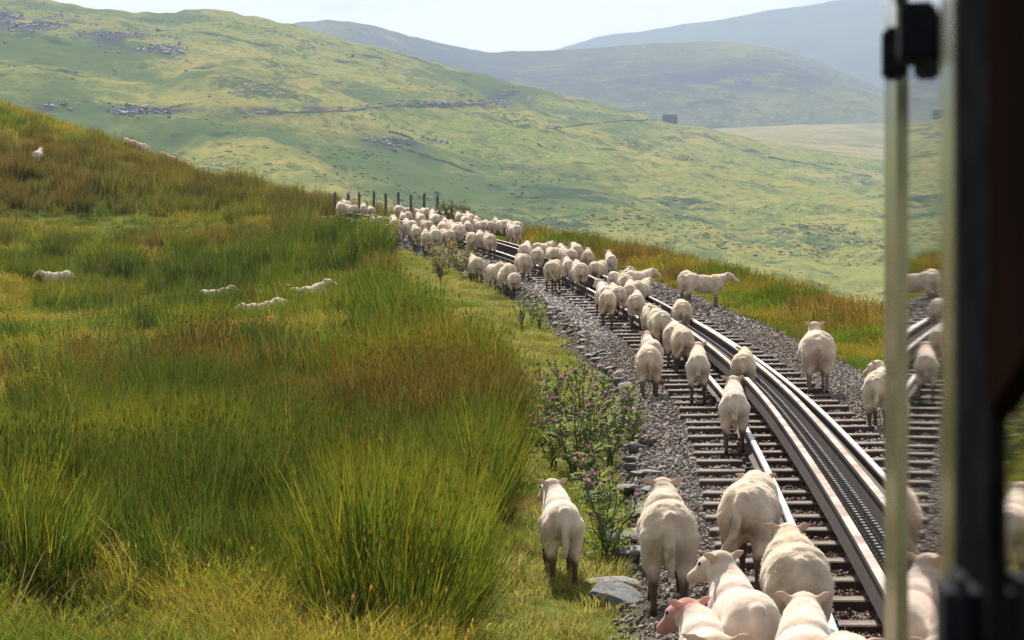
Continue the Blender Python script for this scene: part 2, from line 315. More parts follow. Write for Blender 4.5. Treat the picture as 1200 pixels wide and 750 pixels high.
# ------------------------------------------------------------------ scatter helper (geometry-nodes instances for grass, stones, scrub)
def protos(name, meshes):
    c = bpy.data.collections.new(name)
    for k, m_ in enumerate(meshes): c.objects.link(bpy.data.objects.new('%s_%02d' % (name, k), m_))
    return c
def scatter(name, P, rot, scl, tint, idx, coll):
    me = bpy.data.meshes.new(name); n = len(P); me.vertices.add(n); me.vertices.foreach_set('co', np.asarray(P, np.float32).ravel())
    for nm, ty, key, d in (('rot', 'FLOAT_VECTOR', 'vector', rot), ('scl', 'FLOAT_VECTOR', 'vector', scl), ('tint', 'FLOAT_COLOR', 'color', np.concatenate([tint, np.ones((n, 1))], 1)), ('idx', 'INT', 'value', idx)):
        a = me.attributes.new(nm, ty, 'POINT'); a.data.foreach_set(key, np.ascontiguousarray(d, np.int32 if ty == 'INT' else np.float32).ravel())
    o = obj(name, me)
    g = bpy.data.node_groups.new(name, 'GeometryNodeTree'); g.interface.new_socket('Geometry', in_out='INPUT', socket_type='NodeSocketGeometry'); g.interface.new_socket('Geometry', in_out='OUTPUT', socket_type='NodeSocketGeometry')
    gi = g.nodes.new('NodeGroupInput'); gout = g.nodes.new('NodeGroupOutput'); ip = g.nodes.new('GeometryNodeInstanceOnPoints'); ci = g.nodes.new('GeometryNodeCollectionInfo')
    ci.inputs[0].default_value = coll; ci.inputs['Separate Children'].default_value = True; ci.inputs['Reset Children'].default_value = True; ip.inputs['Pick Instance'].default_value = True
    def na(nm, ty):
        x = g.nodes.new('GeometryNodeInputNamedAttribute'); x.data_type = ty; x.inputs[0].default_value = nm; return x.outputs[0]
    l = g.links.new; l(gi.outputs[0], ip.inputs['Points']); l(ci.outputs[0], ip.inputs['Instance']); l(na('idx', 'INT'), ip.inputs['Instance Index'])
    e = g.nodes.new('FunctionNodeEulerToRotation'); l(na('rot', 'FLOAT_VECTOR'), e.inputs[0]); l(e.outputs[0], ip.inputs['Rotation']); l(na('scl', 'FLOAT_VECTOR'), ip.inputs['Scale']); l(ip.outputs[0], gout.inputs[0])
    md = o.modifiers.new('scatter', 'NODES'); md.node_group = g
    return tag(o, kind='stuff')
def clump(name, n, h, spread, lean, width, c0, c1, ctip, m, head=0, chead=(1, 1, 1), droop=.3, seed=0, jit=.38):
    """a tuft of thin blades; colours multiply the instancer's tint"""
    r = random.Random(seed); V = []; Fc = []; C = []
    for _ in range(n):
        a = r.uniform(0, 2 * math.pi); rr = spread * math.sqrt(r.random()); bx, by = rr * math.cos(a), rr * math.sin(a)
        hh = h * r.uniform(.55, 1.0); la = a + r.uniform(-1.2, 1.2); ln = lean * r.uniform(.15, 1) * hh; dx, dy = math.cos(la), math.sin(la)
        fa = r.uniform(0, math.pi); wx, wy = math.cos(fa) * width / 2, math.sin(fa) * width / 2; b0 = len(V); v_ = 1 + r.uniform(-jit, jit); old = r.random() < .22
        for k, s in enumerate((0, .35, .7)):
            off = ln * (s ** (1 + droop * 3)); z = hh * s * (1 - .25 * droop * lean * s); w = 1 - .35 * s
            V += [(bx + dx * off - wx * w, by + dy * off - wy * w, z), (bx + dx * off + wx * w, by + dy * off + wy * w, z)]
            c = [c0[i] * (1 - s) + c1[i] * s for i in range(3)]
            if old: c = [ctip[i] for i in range(3)]
            C += [[x * v_ for x in c]] * 2
        V.append((bx + dx * ln, by + dy * ln, hh * (1 - .3 * droop * lean))); C.append([x * v_ for x in ctip])
        Fc += [(b0, b0 + 1, b0 + 3, b0 + 2), (b0 + 2, b0 + 3, b0 + 5, b0 + 4), (b0 + 4, b0 + 5, b0 + 6)]
        if r.random() < head:
            s = r.uniform(.78, .95); off = ln * (s ** (1 + droop * 3)); z = hh * s * (1 - .25 * droop * lean * s); q = len(V); hw = width * 1.05; hl = .016 * h / .8 + .012
            V += [(bx + dx * off - hw, by + dy * off, z), (bx + dx * off + hw, by + dy * off + hw, z), (bx + dx * off, by + dy * off + hw * .4, z + hl), (bx + dx * off, by + dy * off - hw, z - hl * .7)]
            C += [[x * r.uniform(.7, 1.2) for x in chead]] * 4; Fc += [(q, q + 1, q + 2), (q, q + 3, q + 1)]
    me = mesh_np(name, V, Fc, m); a = me.attributes.new('col', 'FLOAT_COLOR', 'POINT'); a.data.foreach_set('color', np.array([[*c, 1] for c in C], np.float32).ravel()); return me

# ------------------------------------------------------------------ moor grass and rushes
GM = attr_mat('grass_blade', .42, .7, .12)  # tuft root colours below are darkened, painting in shade between blades
rushes = protos('rush_tuft', [clump('rush', 70, 1.0, .16, .34, .0068, (.35, .40, .25), (1, 1, 1), (1.9, 1.15, .75), GM, .45, (1.05, .65, .55), .15, 100 + k) for k in range(5)])
frush = protos('far_rush_tuft', [clump('rush', 60, 1.0, .30, .30, .014, (.35, .40, .25), (1, 1, 1), (1.7, 1.15, .8), GM, .25, (1.1, .7, .6), .15, 120 + k) for k in range(4)])
grass = protos('grass_tuft', [clump('grass', 60, .5, .14, .7, .006, (.38, .42, .3), (1, 1, .9), (1.45, 1.2, 1.0), GM, .18, (1.35, .95, .9), .5, 200 + k) for k in range(5)])
fgrass = protos('far_grass_tuft', [clump('grass', 50, .5, .28, .6, .012, (.38, .42, .3), (1, 1, .9), (1.45, 1.2, 1.0), GM, .22, (1.35, .95, .9), .5, 220 + k) for k in range(4)])
turf = protos('turf_tuft', [clump('turf', 60, .09, .13, .9, .005, (.7, .75, .5), (1, 1, 1), (1.15, 1.1, .9), GM, .02, (1, 1, 1), .5, 240 + k) for k in range(4)])
# tallness map: where the photo shows rush beds (positions as photo pixel of the base, looked up from world position)
TALL = [(520, 640, 95, 140, 1.2), (530, 470, 85, 90, 1.1), (490, 370, 55, 60, 1), (440, 305, 50, 28, 1.1), (400, 285, 20, 20, .7), (385, 264, 26, 14, 1.3), (350, 262, 30, 14, .8), (250, 580, 190, 75, .85), (20, 670, 50, 90, .9), (160, 470, 120, 40, .45), (330, 440, 100, 40, .45), (120, 240, 140, 25, .5), (300, 290, 90, 18, .6), (480, 720, 130, 60, .9), (230, 345, 140, 26, .7), (90, 320, 110, 26, .6),
        (60, 200, 150, 38, .8), (250, 235, 120, 24, .7), (360, 262, 60, 16, .7), (330, 330, 60, 25, .9), (320, 690, 110, 40, .7)]
SHORT = [(210, 272, 110, 8, 1.0), (90, 258, 70, 7, .7), (110, 750, 90, 26, 1.0), (10, 560, 35, 30, .8)]
def sgauss(px, row, L_):
    r = 0
    for a in L_: r = r + a[4] * g2(px, row, *a[:4])
    return r
def rush_edge(y): return np.interp(y, [0, 9, 11, 14, 18, 24, 30, 38, 46, 54, 60, 75], [-2.1, -2.2, -2.38, -2.5, -2.55, -2.95, -3.7, -4.4, -4.3, -3.0, -2.0, -1.75])
def sample(ymin, ymax, dens, tmin=-.30, tmax=.30, pad=2.5):
    n = int(dens * ((tmax - tmin) * (ymax ** 2 - ymin ** 2) / 2 + 2 * pad * (ymax - ymin)))
    Y = rng.uniform(ymin, ymax, n * 2); hw = lambda y: (tmax - tmin) * y + 2 * pad
    Y = Y[rng.random(n * 2) < hw(Y) / hw(ymax)]; Y = Y[:n] if len(Y) > n else Y
    X = tmin * Y - pad + rng.random(len(Y)) * hw(Y); return X, Y
def mixc(a, b, f): return np.array(a)[None] * (1 - f[:, None]) + np.array(b)[None] * f[:, None]
def veg(X, Y):
    Z = ground(X, Y); u, yy_ = uv(X, Y); px = 600 + F * X / np.maximum(Y, 1); row = HOR - F * Z / np.maximum(Y, 1)
    tall = sgauss(px, row, TALL) + .9 * (fbm(X * .28, Y * .22, 71, 3) - .52); short = sgauss(px, row, SHORT)
    return Z, u, yy_, px, row, tall - 1.2 * short, short
G_GREEN, G_YEL, G_BRN, G_DARK = (.130, .195, .022), (.265, .25, .038), (.24, .17, .052), (.066, .118, .019)
def build_left(ymin, ymax, dens, rc, gc, tag_):
    X, Y = sample(ymin, ymax, dens); Z, u, yv, px, row, tall, short = veg(X, Y)
    keep = ((u < rush_edge(yv) + .25 * (vnoise(X * 3, Y * 3, 77) - .5)) | (yv > 76)) & (Y < 122)
    X, Y, Z, u, yv, px, row, tall, short = [a[keep] for a in (X, Y, Z, u, yv, px, row, tall, short)]
    n = len(X); rnd = rng.random(n)
    isr = (tall + .9 * (vnoise(X * 1.3, Y * 1.0, 201) - .5) + .3 * (rnd - .5) > .40); iss = (~isr) & (short > .55)
    hue = fbm(X * .5, Y * .35, 81, 3); brn = fbm(X * .35 + 9, Y * .25, 85, 3); far = sstep(58, 90, Y)
    for nm, sel, coll in (('rushes', isr, rc), ('grass', (~isr) & (~iss), gc), ('turf', iss, turf)):
        k = np.where(sel)[0]
        if nm == 'turf': k = k[: int(len(k))]
        if len(k) == 0: continue
        m_ = len(k); h = hue[k]; br = brn[k]; rbr = rng.random(m_)
        if nm == 'rushes':
            tint = mixc(G_DARK, G_GREEN, sstep(.40, .68, h)); tint = tint * (1 - (.75 * sstep(.46, .70, br) * rbr)[:, None]) + np.array(G_BRN) * .75 * (.75 * sstep(.46, .70, br) * rbr)[:, None]
            tint = tint * (1 - .55 * far[k][:, None]) + np.array((.175, .14, .045)) * .55 * far[k][:, None]
            s = rng.uniform(.7, 1.1, m_) * (.58 + .35 * np.clip(tall[k], 0, 1.1)) * (.50 + .95 * vnoise(X[k] * 1.3, Y[k] * 1.0, 201))
        elif nm == 'grass':
            tint = mixc(G_GREEN, G_YEL, sstep(.38, .62, h)); f = .5 * sstep(.52, .7, br)[:, None]; tint = tint * (1 - f) + np.array(G_BRN) * f
            s = rng.uniform(.7, 1.15, m_) * np.clip(.95 - 1.0 * short[k], .35, 1)
        else:
            tint = mixc((.095, .125, .018), (.15, .15, .028), sstep(.38, .62, h)); s = rng.uniform(1.2, 2.4, m_)
        tint = tint * rng.uniform(.75, 1.25, (m_, 1))
        rot = np.stack([rng.normal(0, .10, m_), rng.normal(.10, .14, m_), rng.uniform(0, 6.28, m_)], 1)
        scl = np.stack([s * rng.uniform(.9, 1.3, m_), s * rng.uniform(.9, 1.3, m_), s], 1)
        if nm == 'turf': scl[:, :2] *= 1.5
        scatter(nm, np.stack([X[k], Y[k], Z[k] - .02], 1), rot, scl, tint, rng.integers(0, len(coll.objects), m_), coll)
build_left(6.5, 26, 46, rushes, grass, 'near')
straw = protos('straw_tuft', [clump('straw', 4, .75, .12, 1.3, .0065, (1, 1, 1), (1, 1, 1), (1, .9, .8), GM, .0, (1, 1, 1), .35, 260 + k) for k in range(5)])
def build_straw(ymin, ymax, dens):
    X, Y = sample(ymin, ymax, dens); Z, u, yv, px, row, tall, short = veg(X, Y); k = np.where((u < rush_edge(yv) - .1) & (fbm(X * .8, Y * .6, 205, 3) > .5))[0]; m_ = len(k)
    s = rng.uniform(.6, 1.15, m_); scatter('straw', np.stack([X[k], Y[k], Z[k]], 1), np.stack([rng.normal(0, .25, m_), rng.normal(0, .25, m_), rng.uniform(0, 6.28, m_)], 1), np.stack([s, s, s], 1), np.array([[.28, .22, .10]]) * rng.uniform(.4, 1.3, (m_, 1)), rng.integers(0, 5, m_), straw)
build_straw(6.5, 24, 6); build_straw(24, 60, 3)
build_left(26, 60, 15, frush, fgrass, 'mid')
build_left(60, 122, 6, frush, fgrass, 'far')
# right-hand bank
def build_right(ymin, ymax, dens, gc, rc):
    yv = rng.uniform(ymin, ymax, int(dens * (ymax - ymin) * 4.2)); u = rng.uniform(1.78, 6.4, len(yv)); P = tp(yv, u); X, Y = P[:, 0], P[:, 1]; Z = ground(X, Y)
    keep = u > 1.80 + .45 * vnoise(X * 1.5, Y * 1.5, 91); X, Y, Z, u, yv = [a[keep] for a in (X, Y, Z, u, yv)]; n = len(X)
    hue = fbm(X * .6, Y * .4, 93, 3); br = fbm(X * .7, Y * .4, 97, 3); edge = sstep(2.2, 3.2, u); isr = rng.random(n) < .28 * edge * sstep(26, 50, yv) + .08 * edge
    tint = mixc((.13, .20, .02), (.29, .26, .035), sstep(.38, .6, hue)); f = .65 * sstep(.48, .64, br)[:, None]; tint = tint * (1 - f) + np.array((.19, .125, .04)) * f; tint = tint * rng.uniform(.75, 1.25, (n, 1))
    s = rng.uniform(.6, 1.0, n) * (.5 + .45 * edge)
    for nm, k, coll, mul in (('grass', np.where(~isr)[0], gc, 1.0), ('rushes', np.where(isr)[0], rc, .72)):
        if len(k) == 0: continue
        rot = np.stack([rng.normal(0, .1, len(k)), rng.normal(.05, .12, len(k)), rng.uniform(0, 6.28, len(k))], 1); sc_ = s[k] * mul
        tn = tint[k] if nm == 'grass' else tint[k] * np.array([.65, .7, .8])
        scatter(nm, np.stack([X[k], Y[k], Z[k] - .02], 1), rot, np.stack([sc_ * 1.2, sc_ * 1.2, sc_], 1), tn, rng.integers(0, len(coll.objects), len(k)), coll)
build_right(8, 30, 34, grass, rushes); build_right(30, 78, 20, fgrass, frush)
# short mossy turf of the verge
def build_verge(ymin, ymax, dens):
    yv = rng.uniform(ymin, ymax, int(dens * (ymax - ymin) * 3.2)); u = rng.uniform(-4.6, -1.5, len(yv)); keep = (u > rush_edge(yv) - .5) & (u < ball_edge(yv) - .22 - .3 * vnoise(yv * 2.1, u * 2, 15) ** 2); yv, u = yv[keep], u[keep]
    P = tp(yv, u); X, Y = P[:, 0], P[:, 1]; Z = ground(X, Y); n = len(X); hue = fbm(X * 1.1, Y * .9, 101, 3); br = fbm(X * .9 + 3, Y * .9, 103, 3)
    tint = mixc((.19, .23, .035), (.36, .33, .09), sstep(.32, .58, hue)); f = .6 * sstep(.58, .72, br)[:, None]; tint = (tint * (1 - f) + np.array((.25, .16, .07)) * f) * rng.uniform(.75, 1.25, (n, 1))
    s = rng.uniform(.4, 1.2, n) * (.35 + 1.3 * fbm(X * 2, Y * 2, 107, 2)); rot = np.stack([rng.normal(0, .15, n), rng.normal(0, .15, n), rng.uniform(0, 6.28, n)], 1)
    scatter('turf', np.stack([X, Y, Z - .005], 1), rot, np.stack([s * 1.1, s * 1.1, s], 1), tint, rng.integers(0, 4, n), turf)
build_verge(7, 26, 85); build_verge(26, 66, 34)

# ------------------------------------------------------------------ railway track
def ico(sub=2, seed=0, amp=.25, sq=(1, 1, .75), freq=2.2, flat=None):
    bm = bmesh.new(); bmesh.ops.create_icosphere(bm, subdivisions=sub, radius=1); r = random.Random(seed); off = Vector((r.random() * 50, r.random() * 50, r.random() * 50))
    from mathutils import noise
    pl = [(Vector((r.gauss(0, 1), r.gauss(0, 1), r.gauss(0, 1))).normalized(), r.uniform(.55, .85)) for _ in range(7)]
    for v in bm.verts:
        p = v.co.copy()
        for n_, d_ in pl:
            e = p.dot(n_) - d_
            if e > 0: p -= n_ * e
        p *= 1 + amp * noise.noise(p * freq + off)
        v.co = Vector((p.x * sq[0], p.y * sq[1], p.z * sq[2]))
    return bm
def bm_mesh(bm, name, m, smooth=False):
    me = bpy.data.meshes.new(name); bm.to_mesh(me); bm.free(); me.materials.append(m)
    if smooth: me.polygons.foreach_set('use_smooth', [True] * len(me.polygons))
    return me
SM = bpy.data.materials.new('ballast_stone'); SM.use_nodes = True
_t = SM.node_tree; _a = N(_t, 'ShaderNodeAttribute', attribute_type='INSTANCER', attribute_name='tint'); _t.links.new(_a.outputs['Color'], _t.nodes['Principled BSDF'].inputs['Base Color']); _t.nodes['Principled BSDF'].inputs['Roughness'].default_value = .75
stones = protos('ballast_stone', [bm_mesh(ico(1, 300 + k, .3, (1, .8, .6)), 'stone', SM) for k in range(6)])
def build_ballast(ymin, ymax, dens, size, pale=False):
    yv = rng.uniform(ymin, ymax, int(dens * (ymax - ymin) * 4.6)); u = rng.uniform(-2.45, 2.55, len(yv)); be = ball_edge(yv)
    keep = (u > be - .35 * rng.random(len(yv)) - .05) & (u < 1.85 + .45 * rng.random(len(yv)) ** 2); yv, u = yv[keep], u[keep]; P = tp(yv, u); X, Y = P[:, 0], P[:, 1]; Z = ground(X, Y); n = len(X)
    s = size * rng.uniform(.5, 1.35, n); g = rng.uniform(.4, 1.5, n)[:, None]; br = sstep(.45, .6, fbm(X * .8, Y * .5, 111, 3))[:, None]
    tint = (np.array((.20, .165, .135)) * (1 - br) + np.array((.175, .125, .095)) * br) * g
    mid = (np.abs(u) < .42)[:, None]; tint = np.where(mid, tint * np.array((.62, .46, .36)), tint)
    lt = ((u < -.55) & (u > -1.35) & (yv > 33) & (yv < 60))[:, None]; tint = np.where(lt, tint * 1.0 + .30 * rng.random((n, 1)), tint)
    scatter('ballast', np.stack([X, Y, Z + .006 + s * .12 * rng.random(n)], 1), rng.uniform(0, 6.28, (n, 3)), np.stack([s, s, s], 1), np.clip(tint, 0, .6), rng.integers(0, 6, n), stones)
build_ballast(5.5, 17, 900, .0195); build_ballast(17, 34, 420, .026); build_ballast(34, 76, 130, .042)

track = bpy.data.objects.new('railway_track', None); link(track); track.location = tuple(tp(np.array(8.), 0))
tag(track, 'narrow gauge rack railway track with raised centre rack curving uphill on steel sleepers', 'railway track')
def child(o, parent):       # keep world placement under a translated empty
    o.parent = parent; o.matrix_parent_inverse = Matrix.Translation(-Vector(parent.location)); return o
def sweep(name, prof, u0, z0, ys, m, caps=True):
    n = len(prof); P = np.concatenate([tp(ys, u0 + p[0], z0 + p[1])[:, None] for p in prof], 1); V = P.reshape(-1, 3); Fc = []
    for i in range(len(ys) - 1):
        for j in range(n):
            a = i * n + j; b = i * n + (j + 1) % n; Fc.append((a, b, b + n, a + n))
    Fc += [tuple(range(n))[::-1], tuple((len(ys) - 1) * n + j for j in range(n))]
    me = mesh_np(name, V, Fc); 
    for mm in (m if isinstance(m, list) else [m]): me.materials.append(mm)
    return me
ys = np.concatenate([np.arange(-8, 30, .35), np.arange(30, 70.6, .6)])
rail_p = [(-.05, 0), (.05, 0), (.05, .012), (.010, .03), (.010, .085), (.026, .098), (.026, .118), (.018, .126), (-.018, .126), (-.026, .118), (-.026, .098), (-.010, .085), (-.010, .03), (-.05, .012)]
for s in (-1, 1):
    me = sweep('rail', rail_p, s * .42, .024, ys, [M['rust'], M['railhead']]); n = len(rail_p)
    for k, p in enumerate(me.polygons):
        if k < (len(ys) - 1) * n and (k % n) in (6, 7, 8): p.material_index = 1
    child(obj('rail', me), track)
    # gripper rail: web with outward flange on top, beside the rack
    gp = [(-.012, .07), (.012, .07), (.012, .228), (.024, .236), (.024, .262), (-.024, .262), (-.024, .236), (-.012, .228)]
    me = sweep('guide_rail', gp, s * .15, .03, ys, [M['rust'], M['griptop']]); n = len(gp)
    for k, p in enumerate(me.polygons):
        if k < (len(ys) - 1) * n and (k % n) == 4: p.material_index = 1
    child(obj('guide_rail', me), track)
# rack bars: staggered toothed plates between the guide rails
def rack_mesh(Lb=1.8, pitch=.12, thick=.022):
    V = []; Fc = []; n = int(Lb / pitch); top = []
    for k in range(n):
        y = k * pitch; top += [(y, .0), (y + .012, .05), (y + .055, .05), (y + .067, .0)]
    pro = [(0, -.10)] + [(y, z) for y, z in top] + [(Lb - .004, 0), (Lb - .004, -.10)]; m_ = len(pro)
    for sx in (-thick / 2, thick / 2): V += [(sx, y, z) for y, z in pro]
    for j in range(m_): Fc.append((j, (j + 1) % m_, m_ + (j + 1) % m_, m_ + j))
    # side faces as quads between the profile and the bottom edge
    b0 = len(V)
    for sx in (-thick / 2, thick / 2):
        base = 0 if sx < 0 else m_
        V += [(sx, y, -.10) for y, z in pro[1:-1]]; st = len(V) - (m_ - 2)
        for j in range(m_ - 3): Fc.append((base + 1 + j, base + 2 + j, st + j + 1, st + j))
    me = mesh_np('rack_bar', V, Fc); me.materials.append(M['rack']); me.materials.append(M['toothtop'])
    for p in me.polygons[:m_]:
        if p.normal.z > .9 and p.center.z > .03: p.material_index = 1
    return me
rk = rack_mesh()
for s in (-1, 1):
    y = -2 + (.9 if s > 0 else 0)
    while y < 68:
        a = float(th(y)); p = tp(np.array(y), s * .036, .19); p2 = tp(np.array(y + 1.8 * math.cos(a)), s * .036, .19); d = p2 - p
        o = obj('rack_bar', rk, None, tuple(p), (math.atan2(d[2], math.hypot(d[0], d[1])), 0, -math.atan2(d[0], d[1]))); child(o, track)
        y += 1.8 * math.cos(a)
# sleepers with rail chairs
bm = bmesh.new(); prof = [(-.082, -.10), (-.07, 0), (.07, 0), (.082, -.10)]
vs_ = [[bm.verts.new((x, p[0], p[1])) for p in prof] for x in (-.915, .915)]
for j in range(4): bm.faces.new((vs_[0][j], vs_[0][(j + 1) % 4], vs_[1][(j + 1) % 4], vs_[1][j]))
bm.faces.new(vs_[0]); bm.faces.new(vs_[1][::-1]); bmesh.ops.bevel(bm, geom=[e for e in bm.edges], offset=.008, segments=1, affect='EDGES'); bmesh.ops.recalc_face_normals(bm, faces=bm.faces)
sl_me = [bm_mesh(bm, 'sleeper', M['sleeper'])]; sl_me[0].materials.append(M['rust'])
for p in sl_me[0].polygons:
    if p.normal.z < .5: p.material_index = 1  # rusty sides, kept dark to paint in the shade on those faces
bm = bmesh.new()
for (x, w, d, h) in ((0, .24, .10, .09),):
    bmesh.ops.create_cube(bm, size=1, matrix=Matrix.Translation((x, 0, h / 2)) @ Matrix.Diagonal((w, d, h, 1)))
bmesh.ops.bevel(bm, geom=[e for e in bm.edges], offset=.012, segments=1, affect='EDGES'); ch_me = bm_mesh(bm, 'rack_chair', M['rust'])
bm = bmesh.new()
bmesh.ops.create_cube(bm, size=1, matrix=Matrix.Translation((0, 0, .016)) @ Matrix.Diagonal((.2, .13, .032, 1)))
for sx in (-1, 1): bmesh.ops.create_cube(bm, size=1, matrix=Matrix.Translation((sx * .068, 0, .04)) @ Matrix.Diagonal((.04, .05, .05, 1)))
bmesh.ops.bevel(bm, geom=[e for e in bm.edges], offset=.006, segments=1, affect='EDGES'); cl_me = bm_mesh(bm, 'rail_clip', M['rust'])
y = -6.0; k = 0
while y < 70.4:
    a = float(th(y)); g = math.atan(float(tz(y + .5) - tz(y - .5))); jz = random.uniform(-.012, .006)
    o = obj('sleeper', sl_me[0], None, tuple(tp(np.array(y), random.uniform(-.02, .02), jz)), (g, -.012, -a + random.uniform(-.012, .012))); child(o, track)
    if 5 < y < 45:
        c = obj('rack_chair', ch_me, o, (0, 0, .001))
        for s in (-1, 1): obj('rail_clip', cl_me, o, (s * .42, 0, -.006))
    y += .66 * math.cos(a) + random.uniform(-.02, .02); k += 1

# ------------------------------------------------------------------ sheep
def sheep_mat():
    m = bpy.data.materials.new('sheep_wool'); m.use_nodes = True; t = m.node_tree; b = t.nodes['Principled BSDF']
    a = N(t, 'ShaderNodeAttribute', attribute_name='col'); oi = N(t, 'ShaderNodeObjectInfo'); tcn = N(t, 'ShaderNodeTexCoord')
    mx = N(t, 'ShaderNodeMix', data_type='RGBA', blend_type='MULTIPLY'); mx.inputs['Factor'].default_value = 1
    t.links.new(a.outputs['Color'], mx.inputs['A']); t.links.new(oi.outputs['Color'], mx.inputs['B'])
    n = N(t, 'ShaderNodeTexNoise'); n.inputs['Scale'].default_value = 55; n.inputs['Detail'].default_value = 4; t.links.new(tcn.outputs['Object'], n.inputs['Vector'])
    n2 = N(t, 'ShaderNodeTexNoise'); n2.inputs['Scale'].default_value = 9; n2.inputs['Detail'].default_value = 5; t.links.new(tcn.outputs['Object'], n2.inputs['Vector'])
    mr = N(t, 'ShaderNodeMapRange'); mr.inputs[1].default_value = .35; mr.inputs[2].default_value = .7; mr.inputs[3].default_value = 1.08; mr.inputs[4].default_value = .74; t.links.new(n2.outputs[0], mr.inputs[0])
    m2 = N(t, 'ShaderNodeMix', data_type='RGBA', blend_type='MULTIPLY'); m2.inputs['Factor'].default_value = 1; t.links.new(mx.outputs['Result'], m2.inputs['A']); t.links.new(mr.outputs[0], m2.inputs['B'])
    t.links.new(m2.outputs['Result'], b.inputs['Base Color']); b.inputs['Roughness'].default_value = .95; b.inputs['Specular IOR Level'].default_value = .08
    b.inputs['Sheen Weight'].default_value = .25; b.inputs['Sheen Roughness'].default_value = .5
    bp = N(t, 'ShaderNodeBump'); bp.inputs['Strength'].default_value = .5; bp.inputs['Distance'].default_value = .006; t.links.new(n.outputs[0], bp.inputs['Height']); t.links.new(bp.outputs[0], b.inputs['Normal'])
    return m
WM = sheep_mat()
def fleece_mat():
    m = bpy.data.materials.new('fleece_fuzz'); m.use_nodes = True; t = m.node_tree; b = t.nodes['Principled BSDF']; o = t.nodes['Material Output']
    a = N(t, 'ShaderNodeAttribute', attribute_name='col'); b.inputs['Roughness'].default_value = .9; b.inputs['Specular IOR Level'].default_value = .1
    tr = N(t, 'ShaderNodeBsdfTranslucent'); ms = N(t, 'ShaderNodeMixShader'); ms.inputs[0].default_value = .5
    t.links.new(a.outputs['Color'], b.inputs['Base Color']); t.links.new(a.outputs['Color'], tr.inputs[0]); t.links.new(b.outputs[0], ms.inputs[1]); t.links.new(tr.outputs[0], ms.inputs[2]); t.links.new(ms.outputs[0], o.inputs[0]); return m
FM = fleece_mat()
WOOL, SHORN, FACE, DIRT, HOOF, EAR = (.66, .535, .395), (.70, .575, .455), (.62, .485, .35), (.11, .065, .04), (.03, .025, .02), (.50, .355, .26)
